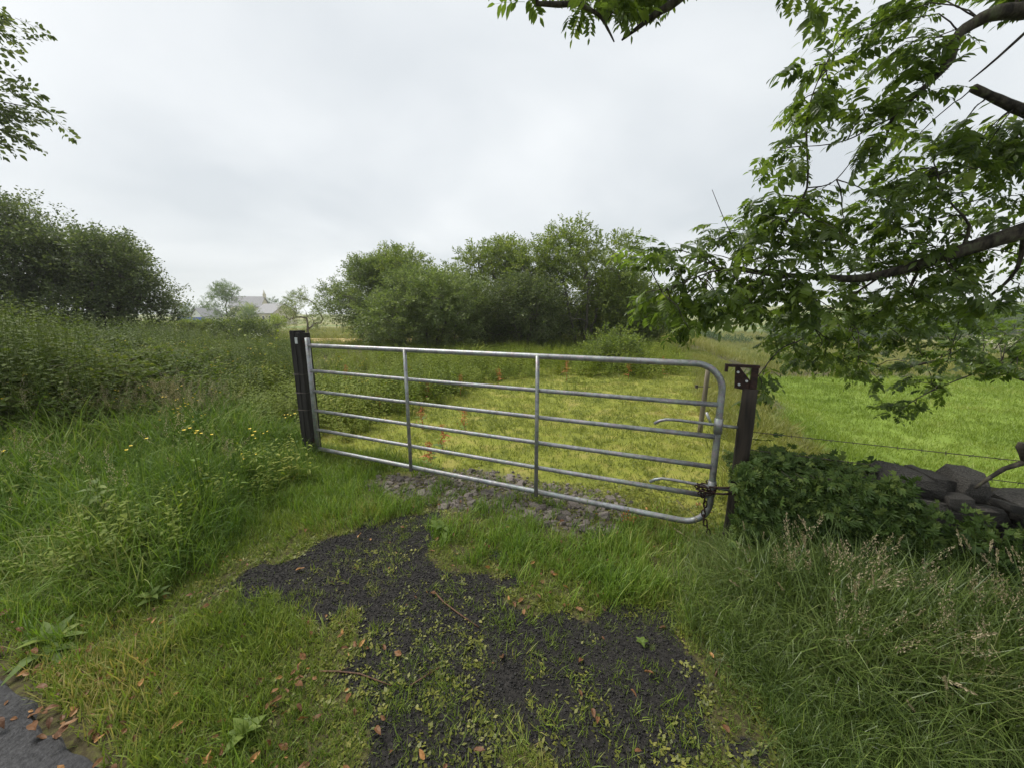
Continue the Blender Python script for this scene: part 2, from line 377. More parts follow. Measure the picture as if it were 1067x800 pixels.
# ------------------------------------------------------------------ plant shapes
def blade(mb, x, y, az, h, w, lean, droop, seg=4, tint=None, mi=0):
    tint = random.random() if tint is None else tint
    dx, dy = math.cos(az), math.sin(az); px, py = -dy, dx
    P = []; a = lean; cx, cz = 0, 0; L = h / seg
    pts = [(0, 0)]
    for i in range(seg):
        cx += math.sin(a) * L; cz += math.cos(a) * L; a += droop / seg * (0.5 + i); pts.append((cx, cz))
    for i, (r, z) in enumerate(pts[:-1]):
        ww = w * (1 - (i / seg) ** 1.6) * 0.5 + 0.0004
        P.append((x + dx * r + px * ww, y + dy * r + py * ww, z)); P.append((x + dx * r - px * ww, y + dy * r - py * ww, z))
    r, z = pts[-1]; P.append((x + dx * r, y + dy * r, z))
    fs = [(2 * i, 2 * i + 1, 2 * i + 3, 2 * i + 2) for i in range(seg - 1)] + [(2 * seg - 2, 2 * seg - 1, 2 * seg)]
    mb.poly(P, fs, tint, mi)
def clump(name, mat, n, rad, h, w, lean, droop, seg=4):
    mb = MB()
    for i in range(n):
        a = random.uniform(0, 6.28); r = rad * math.sqrt(random.random())
        blade(mb, r * math.cos(a), r * math.sin(a), random.uniform(0, 6.28), h * random.uniform(0.5, 1.1), w * random.uniform(0.6, 1.2),
              random.uniform(0.02, lean), random.uniform(0.1, droop), seg)
    return src(mb.mesh(name, mat))
def leafshape(mb, base, d, nrm, L, Wd, tint=None, fold=0.25, bend=0.2, mi=0, rnd=False):
    """one leaf: six-sided, folded along the midrib, bent down at the tip"""
    d = Vector(d).normalized(); nrm = Vector(nrm); sx = d.cross(nrm)
    if sx.length < 1e-4: sx = d.cross(Vector((0.3, 0.9, 0.1)))
    sx.normalize(); up = sx.cross(d)
    b = Vector(base); tint = random.random() if tint is None else tint
    m1 = b + d * L * (0.35 if not rnd else 0.3) - up * L * bend * 0.1; m2 = b + d * L * 0.72 - up * L * bend * 0.45; tp = b + d * L - up * L * bend
    w1, w2 = Wd * 0.5, Wd * (0.36 if not rnd else 0.44)
    pts = [b, m1, m2, tp, m1 + sx * w1 + up * fold * w1, m2 + sx * w2 + up * fold * w2, m1 - sx * w1 + up * fold * w1, m2 - sx * w2 + up * fold * w2]
    mb.poly(pts, [(0, 4, 1), (4, 5, 2, 1), (5, 3, 2), (0, 1, 6), (6, 1, 2, 7), (7, 2, 3)], tint, mi)
def fineleaf(mb, base, d, nrm, L, Wd, tint=None, fold=.2, bend=.4, wave=.06, seg=6, mi=0):
    d = Vector(d).normalized(); sx = d.cross(Vector(nrm)); sx.normalize(); up = sx.cross(d); b = Vector(base); tint = random.random() if tint is None else tint
    ph = random.uniform(0, 6); P = []; tw = random.uniform(-.3, .3)
    for i in range(seg + 1):
        k = i / seg; c = b + d * L * (k - .12 * bend * k * k) - up * L * bend * k * k * .8
        w = Wd * .5 * (math.sin(math.pi * min(1, .06 + .94 * k) ** .8) * .95 + .05 * (1 - k)); a = tw * k
        rr_ = math.cos(a) * sx + math.sin(a) * up
        P += [c + rr_ * w + up * (fold * w + wave * Wd * math.sin(ph + k * 9)), c, c - rr_ * w + up * (fold * w + wave * Wd * math.sin(ph + 2 + k * 8))]
    mb.poly(P, [f for i in range(seg) for f in ((3 * i, 3 * i + 1, 3 * i + 4, 3 * i + 3), (3 * i + 1, 3 * i + 2, 3 * i + 5, 3 * i + 4))], tint, mi)
def quickleaf(mb, base, d, nrm, L, Wd, tint=None, mi=0):
    d = Vector(d).normalized(); sx = d.cross(Vector(nrm))
    if sx.length < 1e-4: sx = d.cross(Vector((0.3, 0.9, 0.1)))
    sx.normalize(); b = Vector(base); tint = random.random() if tint is None else tint
    m = b + d * L * 0.45
    mb.poly([b, m + sx * Wd / 2, b + d * L, m - sx * Wd / 2], [(0, 1, 2, 3)], tint, mi)
def rdir(z0=-1, z1=1):
    a = random.uniform(0, 6.28); z = random.uniform(z0, z1); r = math.sqrt(max(0, 1 - z * z)); return Vector((r * math.cos(a), r * math.sin(a), z))
def seedhead(name, n, h, mats, kind):
    """tall flowering grass: thin stalks with an open panicle or a dense spike"""
    mb = MB()
    for i in range(n):
        az = random.uniform(0, 6.28); hh = h * random.uniform(0.75, 1.1); x, y = random.uniform(-.05, .05), random.uniform(-.05, .05)
        lean = random.uniform(0.05, 0.3); pts = []; a = lean; cx = cz = 0
        for k in range(7):
            pts.append((x + math.cos(az) * cx, y + math.sin(az) * cx, cz)); cx += math.sin(a) * hh / 6; cz += math.cos(a) * hh / 6; a += random.uniform(.02, .12)
        mb.tube(pts, [0.0012] * 5 + [0.0009, 0.0006], 3, random.random(), 0, cap=False)
        d = (Vector(pts[-1]) - Vector(pts[-3])).normalized(); m = 46 if kind == 'panicle' else 40; L = hh * (0.22 if kind == 'panicle' else 0.11)
        for q in range(m):
            k = q / m; c = Vector(pts[-1]) - d * L * (1 - k)
            sp = 0.03 * math.sin(math.pi * (0.15 + 0.85 * k)) * (1.0 if kind == 'panicle' else 0.12)
            o = rdir() * sp * random.uniform(0.2, 1)
            quickleaf(mb, c + o, d + rdir() * 0.5, rdir(), random.uniform(.008, .014), .0045, None, 1)
    return src(mb.mesh(name, mats))
def weedplant(name, mat, h, n, leafL, leafW, fl=None, flmat=None, nst=3, spread=.1):
    mb = MB()
    for s_ in range(nst):
        x, y = random.gauss(0, spread), random.gauss(0, spread); az = random.uniform(0, 6.28); lean = random.uniform(0, .25); hh = h * random.uniform(.6, 1.1)
        pts = [(x + math.cos(az) * math.sin(lean) * hh * k / 4 * (k / 4), y + math.sin(az) * math.sin(lean) * hh * k / 4 * (k / 4), hh * k / 4) for k in range(5)]
        mb.tube(pts, [.004, .004, .003, .002, .001], 3, .4, 0, cap=False)
        for i in range(n):
            k = (i + .5) / n; j = min(3, int(k * 4)); q = k * 4 - j; p = Vector(pts[j]).lerp(Vector(pts[j + 1]), q)
            a = i * 2.4 + random.uniform(-.3, .3); d = Vector((math.cos(a), math.sin(a), random.uniform(-.1, .6)))
            sc = (1.1 - .55 * k) * random.uniform(.7, 1.15)
            leafshape(mb, p, d, (0, 0, 1), leafL * sc, leafW * sc, None, .2, random.uniform(.1, .5))
        if fl:
            p = Vector(pts[-1])
            for q in range(fl):
                c = p + rdir(0, 1) * random.uniform(.02, .09)
                mb.tube([p - Vector((0, 0, .08)), c], .0009, 3, .3, 0, cap=False)
                for w_ in range(5):
                    a = w_ * 1.257; quickleaf(mb, c, (math.cos(a), math.sin(a), .35), (0, 0, 1), .009, .009, None, 1)
    return src(mb.mesh(name, [mat, flmat or mat]))
def brambleplant(name, mat, h, nc=6):
    mb = MB()
    for c in range(nc):
        az = random.uniform(0, 6.28); L = h * random.uniform(.9, 1.5); a = random.uniform(.05, .4); p = Vector((random.gauss(0, .1), random.gauss(0, .1), 0)); pts = [p.copy()]
        for k in range(9):
            p = p + Vector((math.cos(az) * math.sin(a), math.sin(az) * math.sin(a), math.cos(a))) * L / 9; a += random.uniform(.1, .3); pts.append(p.copy())
        mb.tube(pts, [.005] * 5 + [.004, .003, .003, .002, .001], 3, .5, 1, cap=False)
        for i in range(26):
            k = .15 + .85 * i / 26; j = min(8, int(k * 9)); b = pts[j].lerp(pts[j + 1], k * 9 - j)
            d = rdir(-.2, .7); pet = b + d * random.uniform(.03, .07); t0 = random.random()
            side = d.cross(Vector((0, 0, 1))); side = side.normalized() if side.length > .01 else Vector((1, 0, 0))
            nn = Vector((random.gauss(0, .8), random.gauss(0, .8), 1))
            s_ = random.uniform(.7, 1.2)
            leafshape(mb, pet, d, nn, .062 * s_, .043 * s_, t0, .2, .25, 0, True)
            for sg in (-1, 1): leafshape(mb, pet, d * .4 + side * sg, nn, .05 * s_, .034 * s_, t0 + random.uniform(-.1, .1), .2, .25, 0, True)
    return src(mb.mesh(name, [mat, M['cane']]))
def spray(name, mat, L, n, leafL, leafW, quick=True, bend=.15):
    """a leafy twig along +X"""
    mb = MB(); pts = []; y = z = 0; ay = random.uniform(-.2, .2)
    for k in range(5): pts.append((L * k / 4, y, z)); y += ay * L / 6; z -= bend * L * k / 10
    mb.tube(pts, [.004, .003, .0025, .002, .001], 3, .5, 1, cap=False)
    for i in range(n):
        k = .1 + .9 * i / n; j = min(3, int(k * 4)); p = Vector(pts[j]).lerp(Vector(pts[j + 1]), k * 4 - j)
        d = Vector((random.uniform(.1, .9), random.choice((-1, 1)) * random.uniform(.4, 1), random.uniform(-.6, .6)))
        p = p + Vector((0, d.y, d.z)) * random.uniform(0, .28) * L
        if quick: quickleaf(mb, p, d, rdir(.2, 1), leafL * random.uniform(.6, 1.2), leafW * random.uniform(.7, 1.2))
        else: leafshape(mb, p, d, rdir(.3, 1), leafL * random.uniform(.6, 1.2), leafW * random.uniform(.7, 1.2))
    return src(mb.mesh(name, [mat, M['bark_grey']]))
def frond_mesh(name, mat, L=.26, pairs=5, droop=.5):
    """compound leaf along +X: a stalk with pairs of leaflets and one at the tip"""
    mb = MB(); pts = []; a = random.uniform(-.1, .15); x = z = 0
    for k in range(8): pts.append(Vector((x, 0, z))); x += math.cos(a) * L / 8; z += math.sin(a) * L / 8; a -= droop / 8 * random.uniform(.6, 1.4)
    mb.tube(pts, [.0016, .0015, .0014, .0013, .0012, .001, .0008, .0006], 3, .7, 0, cap=False)
    t0 = random.uniform(.2, .8)
    for i in range(pairs):
        k = .28 + .66 * i / pairs; j = min(6, int(k * 7)); p = pts[j].lerp(pts[j + 1], k * 7 - j); tg = (pts[j + 1] - pts[j]).normalized()
        s_ = (.75 + .5 * math.sin(math.pi * (i + .8) / (pairs + .8))) * L / .26
        for sg in (-1, 1):
            d = tg * random.uniform(.35, .65) + Vector((0, sg, random.uniform(-.5, -.05)))
            leafshape(mb, p, d, Vector((random.uniform(-.2, .2), random.uniform(-.25, .25), 1)), .078 * s_ * random.uniform(.85, 1.12), 0.033 * s_, min(1, max(0, t0 + random.uniform(-.25, .25))), .22, random.uniform(.1, .35))
    leafshape(mb, pts[-1], pts[-1] - pts[-2], (0, .1, 1), .075 * L / .26, .028 * L / .26, t0, .2, .2)
    return mb.mesh(name, mat)

# ------------------------------------------------------------------ ground
def axis(fine0, fine1, step, far0, far1, g=1.14):
    a = list(np.arange(fine0, fine1 + 1e-6, step)); s_ = step; v = a[-1]
    while v < far1: s_ *= g; v += s_; a.append(v)
    s_ = step; v = a[0]; b = []
    while v > far0: s_ *= g; v -= s_; b.append(v)
    return np.array(b[::-1] + a)
gx = axis(-3.4, 3.0, .045, -440, 440, 1.11); gy = axis(.4, 5.2, .045, -50, 640, 1.09)
GX, GY = np.meshgrid(gx, gy); shp = GX.shape
GZ = terrain(GX, GY)
gm = bpy.data.meshes.new('ground')
nv = GX.size; ny_, nx_ = shp
idx = np.arange(nv).reshape(shp)
quads = np.stack([idx[:-1, :-1], idx[:-1, 1:], idx[1:, 1:], idx[1:, :-1]], -1).reshape(-1, 4)
gm.vertices.add(nv); gm.vertices.foreach_set('co', np.stack([GX, GY, GZ], -1).astype(np.float32).ravel())
gm.loops.add(quads.size); gm.loops.foreach_set('vertex_index', quads.astype(np.int32).ravel())
gm.polygons.add(len(quads)); gm.polygons.foreach_set('loop_start', np.arange(0, quads.size, 4, dtype=np.int32))
gm.update(calc_edges=True)
gm.polygons.foreach_set('use_smooth', [True] * len(quads))
def gravel_mask(x, y):
    return sstep(-.09, .09, polysd(x, y, GRAVEL) + .42 * (fbm(x, y, 2.6, 21) - .5) + .30 * (vnoise(x, y, 8, 23) - .5) + .05)
def rubble_mask(x, y):
    return sstep(-.12, .12, polysd(x, y, RUBBLE) + .25 * (fbm(x, y, 3, 31) - .5))
def field_mask(x, y):
    s, t = st(x, y)
    return sstep(.8, 1.4, s + .5 * (vnoise(x, y, .6, 41) - .5) - .1 * np.maximum(t, 0)) * sstep(.2, .6, t) * (1 - sstep(-.3, .4, y - 14.0 + 1.0 * (vnoise(x, y, .4, 43) - .5)))
def paddock_mask(x, y):
    s, t = st(x, y)
    return sstep(-.3, .5, t) * sstep(-5.6, -4.6, s - .35 * np.maximum(t - 4, 0) * 0) * (1 - sstep(.9, 1.5, s)) * (1 - sstep(15, 20, y))
def hay_mask(x, y): return sstep(23, 24, y) * (1 - sstep(36, 38, y)) * (1 - sstep(-7.5, -6.5, x)) * sstep(-27, -24, x)
def far_mask(x, y): return sstep(20, 27, np.hypot(x, y))
for nm, fn in (('gravel', gravel_mask), ('rubble', rubble_mask), ('field', field_mask), ('paddock', paddock_mask), ('far', far_mask), ('hay', hay_mask)):
    a = gm.attributes.new(nm, 'FLOAT', 'POINT'); a.data.foreach_set('value', fn(GX, GY).astype(np.float32).ravel())

def ground_mat():
    m, n, l = new_mat('ground')
    out = n.new('ShaderNodeOutputMaterial'); pb = n.new('ShaderNodeBsdfPrincipled'); pb.inputs['Roughness'].default_value = .95
    pb.inputs['Specular IOR Level'].default_value = .25
    geo = n.new('ShaderNodeNewGeometry')
    def noise(sc, det=5, ro=.6):
        k = n.new('ShaderNodeTexNoise'); k.inputs['Scale'].default_value = sc; k.inputs['Detail'].default_value = det; k.inputs['Roughness'].default_value = ro
        l.new(geo.outputs['Position'], k.inputs['Vector']); return k.outputs['Fac']
    def ramp(f, *st_):
        k = n.new('ShaderNodeValToRGB'); e = k.color_ramp.elements
        e[0].position, e[0].color = st_[0][0], rgb(st_[0][1]); e[1].position, e[1].color = st_[-1][0], rgb(st_[-1][1])
        for p, c in st_[1:-1]: q = e.new(p); q.color = rgb(c)
        l.new(f, k.inputs[0]); return k.outputs[0]
    def mix(f, a, b):
        k = n.new('ShaderNodeMixRGB'); l.new(f, k.inputs[0]); l.new(a, k.inputs[1]); l.new(b, k.inputs[2]); return k.outputs[0]
    def attr(nm):
        k = n.new('ShaderNodeAttribute'); k.attribute_name = nm; return k.outputs['Fac']
    verge = ramp(noise(38, 6, .7), (.3, (.03, .022, .014)), (.5, (.065, .055, .025)), (.68, (.11, .115, .03)))  # thatch-brown soil, darkened so gaps between the grass read as shadow
    grav = ramp(noise(55, 6, .75), (.3, (.007, .0065, .006)), (.5, (.018, .0165, .015)), (.72, (.05, .046, .042)))
    rub = ramp(noise(22), (.3, (.06, .045, .03)), (.7, (.14, .12, .085)))
    pad = ramp(noise(2.2, 7, .65), (.3, (.13, .15, .025)), (.5, (.20, .22, .03)), (.72, (.31, .26, .08)))
    fld = ramp(noise(1.1, 7, .6), (.3, (.125, .19, .022)), (.55, (.17, .24, .034)), (.8, (.22, .27, .06)))
    far = ramp(noise(.035, 6, .6), (.3, (.07, .11, .035)), (.45, (.13, .16, .045)), (.53, (.24, .22, .09)), (.6, (.12, .17, .045)), (.75, (.06, .09, .03)))
    c = mix(attr('paddock'), verge, pad); hay = ramp(noise(.9, 6, .6), (.3, (.36, .25, .10)), (.7, (.50, .38, .17)))
    c = mix(attr('far'), c, far); c = mix(attr('hay'), c, hay); c = mix(attr('field'), c, fld)
    c = mix(attr('rubble'), c, rub)
    sm = n.new('ShaderNodeMath'); sm.operation = 'MULTIPLY_ADD'; sm.inputs[1].default_value = 1.5; sm.inputs[2].default_value = -.75; l.new(noise(18, 5, .65), sm.inputs[0])
    sa = n.new('ShaderNodeMath'); sa.operation = 'ADD'; l.new(sm.outputs[0], sa.inputs[0]); l.new(attr('gravel'), sa.inputs[1])
    mr_ = n.new('ShaderNodeMapRange'); mr_.inputs[1].default_value = .38; mr_.inputs[2].default_value = .56; l.new(sa.outputs[0], mr_.inputs[0])
    c = mix(mr_.outputs[0], c, grav)
    l.new(c, pb.inputs['Base Color'])
    b = n.new('ShaderNodeBump'); b.inputs['Strength'].default_value = .7; b.inputs['Distance'].default_value = .012
    l.new(noise(70, 6, .7), b.inputs['Height']); l.new(b.outputs[0], pb.inputs['Normal'])
    l.new(pb.outputs[0], out.inputs[0]); return m
gm.materials.append(ground_mat())
ground = link('ground', gm, kind='structure')

def tz(x, y): return float(terrain(np.array([x]), np.array([y]))[0])

# road: only its frayed edge shows in the corner
def road_mat():
    return solid_mat('road', (.016, .016, .018), (.05, .05, .053), 70, .7, bump=.9, bdist=.006, detail=8, c3=(.085, .085, .085))
rp = []; rf = []
ss = np.arange(-30, 30, .06)
for i, s_ in enumerate(ss):
    e = -2.36 + .10 * (fbm(s_, 0, 1.4, 51) - .5) + .08 * (fbm(s_, 3, 7, 52) - .5)
    for t_, z_ in ((e, -.02), (e - .025, .018), (e - .5, .03), (-4.6, .05), (-7, 0.0)):
        x, y = xy(s_, t_); rp.append((x, y, z_ + .004 + (0 if t_ != e else -.02)))
for i in range(len(ss) - 1):
    for k in range(4): rf.append((i * 5 + k, i * 5 + k + 1, i * 5 + k + 6, i * 5 + k + 5))
mb = MB(); mb.poly(rp, rf); mb.build('road', road_mat(), smooth=True, kind='structure')
def road_t(x, y):
    s, t = st(np.asarray(x), np.asarray(y)); return t + 2.36

# ------------------------------------------------------------------ grasses and gravel (nobody could count them)
def rand_in(x0, x1, y0, y1, n):
    return rng.uniform(x0, x1, n), rng.uniform(y0, y1, n)
def keep(x, y, p):
    k = rng.random(len(x)) < p; return x[k], y[k]
def inview(x, y, z=0.3, pad=140):
    u, v = project(np.stack([x, y, np.full_like(x, z)], 1))
    return (~np.isnan(u)) & (u > -pad) & (u < 1067 + pad) & (v < 800 + 260)
def lay(name, x, y, hs, sources, label, cat, tilt=.15, dz=-.01, wide=None, real=False):
    z = terrain(x, y) + dz
    sc = np.stack([hs if wide is None else wide] * 2 + [hs], 1) if wide is not None else hs
    return scatter(name, np.stack([x, y, z], 1), upright(len(x), tilt), sc, sources, label=label, cat=cat, kind='stuff', real=real)

gate_s0, gate_s1 = -4.05, -.18
def near_gate_clear(x, y):                      # keep stalks off the swing line of the gate
    s, t = st(x, y); return (np.abs(t) < .05) & (s > -3.9) & (s < -.1)

# loose chippings
chips = []
for k in range(5):
    mb = MB(); p = [Vector((random.uniform(.6, 1) * sx, random.uniform(.5, .9) * sy, random.uniform(.3, .6) * sz)) for sz in (-1, 1) for sy in (-1, 1) for sx in (-1, 1)]
    mb.poly(p, [(0, 2, 3, 1), (4, 5, 7, 6), (0, 1, 5, 4), (2, 6, 7, 3), (0, 4, 6, 2), (1, 3, 7, 5)]); chips.append(src(mb.mesh('chip', M['chip'])))
x, y = rand_in(-2.4, 1.9, .8, 3.1, 110000); g = gravel_mask(x, y); x, y = keep(x, y, g * (.45 + .5 * fbm(x, y, 3, 61)))
scatter('loose_gravel', np.stack([x, y, terrain(x, y) + .002], 1), rng.uniform(0, 6.28, (len(x), 3)), .0022 + .0048 * rng.random(len(x)) ** 3, chips, real=True,
        label='loose dark grey stone chippings on the apron before the gate', cat='gravel', kind='stuff')

SHORT = [clump('grass', M['grass_short'], 14, .055, 1.0 * .10, .0052, 1.0, 1.3, 2) for _ in range(5)]
MEDIUM = [clump('grass', M['grass_lush'], 18, .06, .22, .0055, .5, 1.1, 4) for _ in range(5)]
LONG = [clump('grass', M['grass_long'], 15, .09, h_, .0088, l_, 1.7, 5) for h_, l_ in ((.42, .8), (.5, .6), (.55, .5), (.6, .7), (.68, .5), (.75, .6))]
LONGRT = [clump('grass', M['grass_right'], 15, .09, .62, .0085, .6, 1.8, 5) for _ in range(6)]
PAD = [clump('grass', M['grass_paddock'], 22, .10, .055, .0065, .9, 1.4, 2) for _ in range(5)]
FIELD = [clump('grass', M['grass_field'], 26, .16, .085, .010, .7, 1.0, 2) for _ in range(5)]
ROUGH = [clump('grass', M['grass_rough'], 26, .25, .45, .02, .5, 1.0, 3) for _ in range(5)]

x, y = rand_in(-4.2, 2.6, .75, 4.2, 66000)
s, t = st(x, y); g = gravel_mask(x, y)
tuft = sstep(.52, .66, fbm(x, y, 3.3, 71))
tuft = np.maximum(tuft * .8, sstep(.44, .6, fbm(x, y, 4.1, 72)) * sstep(1.75, 1.25, y) if False else np.maximum(tuft * .8, sstep(.42, .58, fbm(x, y, 4.1, 72)) * (1 - .8 * sstep(1.35, 1.9, y + .35 * x)) * .95))
gk = sstep(.25, .98, g + .35 * (vnoise(x, y, 14, 96) - .5)); p = gk * (.06 + .62 * tuft) + (1 - gk) * (.42 + .5 * sstep(.36, .58, fbm(x, y, 2.3, 74))) * (road_t(x, y) > .03) * (t < .3) * (1 - .85 * rubble_mask(x, y)) * inview(x, y)
x, y = keep(x, y, p)
hs = rng.uniform(.3, .95, len(x)) * (.6 + .55 * sstep(.0, .6, -polysd(x, y, GRAVEL)) + .5 * sstep(.5, .65, fbm(x, y, 2.0, 76))) * np.where(gravel_mask(x, y) > .5, .55, 1.0) * (1 - .55 * sstep(-.75, -.5, st(x, y)[1]) * sstep(-3.4, -2.8, st(x, y)[0]))
lay('short_grass', x, y, hs, SHORT, 'short green grass of the verge round the gravel apron', 'grass', .25, real=True)

# the lusher strip before the bottom rail, and round the apron
x, y = rand_in(-3.2, 2.4, .9, 4.2, 15000); s, t = st(x, y)
strip = sstep(-1.0, -.7, t) * (1 - sstep(-.68, -.45, t)) * sstep(-3.0, -2.4, s) * (.35 + .65 * sstep(.35, .55, fbm(x, y, 2.2, 78)))
edge = sstep(.05, .5, -polysd(x, y, GRAVEL)) * sstep(.45, .62, fbm(x, y, 1.7, 73))
p = np.maximum(strip * .9, edge * .55) * (1 - gravel_mask(x, y)) * (1 - .8 * rubble_mask(x, y)) * (road_t(x, y) > .1) * (t < .2) * inview(x, y)
x, y = keep(x, y, p); lay('verge_grass', x, y, rng.uniform(.4, .95, len(x)), MEDIUM, 'lusher grass strip between the gravel apron and the gate', 'grass', .2, real=True)

# long grass, left
x, y = rand_in(-9.5, -1.2, .9, 9, 30000); sd = polysd(x, y, LONGL)
s, t = st(x, y)
p = sstep(-.05, .25, sd) * .85 * (road_t(x, y) > .12) * inview(x, y, .5, 220) * np.clip(3.2 / np.hypot(x, y), .25, 1) * (1 - sstep(.1, .6, polysd(x, y, BRAMBLE))) * (np.hypot(x + 2.42, y - 4.03) > .22)
x, y = keep(x, y, p); hs = (.45 + .65 * sstep(0, .9, polysd(x, y, LONGL))) * rng.uniform(.55, 1.1, len(x)) * (.45 + 1.0 * fbm(x, y, 1.3, 75))
lay('long_grass', x, y, hs, LONG, 'long soft green grass of the left verge below the brambles', 'grass', .22, real=True)
# long grass, right
x, y = rand_in(.2, 4.6, .6, 3.2, 22000); sd = polysd(x, y, LONGR); s, t = st(x, y)
p = sstep(-.08, .2, sd) * (t < -.12) * (road_t(x, y) > .1) * (np.hypot(x, y) > .95) * .8
x, y = keep(x, y, p); hs = (.32 + .62 * sstep(0, .7, polysd(x, y, LONGR))) * rng.uniform(.6, 1.05, len(x)) * (1 - .12 * sstep(-.75, -.35, st(x, y)[1]))
lay('tall_grass', x, y, hs, LONGRT, 'tall arching dark grass before the stone wall on the right', 'grass', .28, real=True)
# flowering grasses
HEADS = [seedhead('seed_grass', 4, .68, [M['grass_right'], M['seed']], 'panicle') for _ in range(4)]
SPIKES = [seedhead('seed_grass', 3, .66, [M['grass_right'], M['seed']], 'spike') for _ in range(3)]
x, y = rand_in(.9, 4.4, .8, 2.9, 3000); sd = polysd(x, y, LONGR); s, t = st(x, y)
p = sstep(.15, .5, sd) * (t < -.5) * (np.hypot(x, y) > 1.25) * (.25 + .75 * sstep(.4, .6, fbm(x, y, 1.3, 77)))
x, y = keep(x, y, p * .5)
lay('seeding_grass', x, y, rng.uniform(.7, 1.12, len(x)), HEADS + SPIKES, 'pinkish brown seed heads of tall grass on the right', 'grass', .25, real=True)
x, y = rand_in(-8, -1.6, 2.2, 8, 3600); sd = polysd(x, y, LONGL)
p = sstep(.2, .8, sd) * (.04 + .8 * sstep(.54, .68, fbm(x, y, .9, 79))) * (1 - sstep(.3, .9, polysd(x, y, BRAMBLE))) * .5 * (np.hypot(x + 2.42, y - 4.03) > .25) * 1.9
x, y = keep(x, y, p)
lay('seeding_grass', x, y, rng.uniform(.75, 1.2, len(x)), HEADS, 'pale straw pink seed heads among the grass left of the gate', 'grass', .2)
# paddock
x, y = rand_in(-9, 9, 2.0, 17, 60000); pm = paddock_mask(x, y)
p = pm * np.clip(5 / np.hypot(x, y), .25, 1) * (1 - .8 * rubble_mask(x, y)) * inview(x, y)
x, y = keep(x, y, p); r = np.hypot(x, y)
lay('paddock_grass', x, y, rng.uniform(.4, 1.1, len(x)) * (1 + .04 * r), PAD, 'short yellowish green turf of the paddock behind the gate', 'grass', .3)
# pasture
x, y = rand_in(1.5, 40, 1.5, 28, 90000); fm = field_mask(x, y)
p = fm * np.clip(7 / np.hypot(x, y), .15, 1) * inview(x, y, -1.5)
x, y = keep(x, y, p); r = np.hypot(x, y)
lay('pasture_grass', x, y, rng.uniform(.5, 1.0, len(x)) * (1 + .035 * r), FIELD, 'bright green grass of the open pasture beyond the wall', 'grass', .25)
# rough far grass
x, y = rand_in(-40, 70, 14, 95, 52000); fm = field_mask(x, y)
p = (1 - fm) * (1 - hay_mask(x, y)) * sstep(15, 24, np.hypot(x, y)) * np.clip(26 / np.hypot(x, y), .1, 1) * inview(x, y, -1.5, 30) * .8
x, y = keep(x, y, p); r = np.hypot(x, y)
lay('rough_grass', x, y, rng.uniform(.6, 1.2, len(x)) * (.8 + .012 * r), ROUGH, 'straw coloured rough grass of the fields behind', 'grass', .2)
x, y = xy(rng.uniform(.05, 1.4, 900), rng.uniform(.4, 13, 900))
lay('dry_grass', x, y, rng.uniform(.2, .6, len(x)), ROUGH, 'dry tan grass along the fence line behind the right post', 'grass', .3)

# low leafy ground cover
COVER = []
for k in range(5):
    mb = MB()
    for i in range(13):
        a = i * 2.4; r_ = random.uniform(.0, .035); quickleaf(mb, (math.cos(a) * r_, math.sin(a) * r_, random.uniform(.002, .012)), (math.cos(a * 1.7), math.sin(a * 1.7), random.uniform(.0, .6)), (0, 0, 1), random.uniform(.010, .024), random.uniform(.007, .014))
    COVER.append(src(mb.mesh('cover', M['moss'])))
x, y = [], []
for u, v in [(385, 655), (372, 640), (440, 615), (465, 618), (425, 640), (395, 690), (400, 720), (445, 680), (470, 675), (490, 700), (455, 700), (430, 705), (560, 690), (590, 700), (600, 715), (540, 740), (560, 750), (590, 760),
             (620, 740), (480, 760), (500, 750), (520, 770), (450, 770), (650, 720), (680, 700), (640, 760), (690, 760), (700, 735), (720, 780), (730, 750), (610, 670), (595, 685), (460, 640), (420, 600), (400, 590), (350, 610),
             (330, 600), (660, 790), (540, 655), (560, 660), (525, 655), (575, 665), (510, 640), (545, 620), (580, 625), (505, 612), (560, 640), (590, 645), (530, 635), (470, 785), (430, 785), (600, 790), (565, 785)]:
    c = G(u + random.uniform(-8, 8), v + random.uniform(-6, 6)); m_ = random.choice((2, 3, 5, 8, 12)); sp = .012 + .006 * m_
    for q_ in range(m_): x.append(c[0] + random.gauss(0, sp * 1.2)); y.append(c[1] + random.gauss(0, sp * .8))
x, y = np.array(x), np.array(y)
lay('gravel_tufts', x, y, rng.uniform(.35, .8, len(x)), SHORT, 'small grass tufts sprouting through the dark gravel', 'grass', .3, real=True)
x, y = rand_in(-3.2, 1.9, .85, 3.3, 22000); g = gravel_mask(x, y)
p = np.where(g > .6, .5 * sstep(.42, .6, fbm(x, y, 3.6, 93)) * (1 - .75 * sstep(1.3, 1.9, y)), .35 + .4 * sstep(.42, .6, fbm(x, y, 2.6, 94))) * (road_t(x, y) > .05) * inview(x, y)
x, y = keep(x, y, p); lay('ground_cover', x, y, rng.uniform(.6, 1.3, len(x)), COVER, 'tiny low leaves and moss between the grass tufts', 'ground cover', .2, real=True)
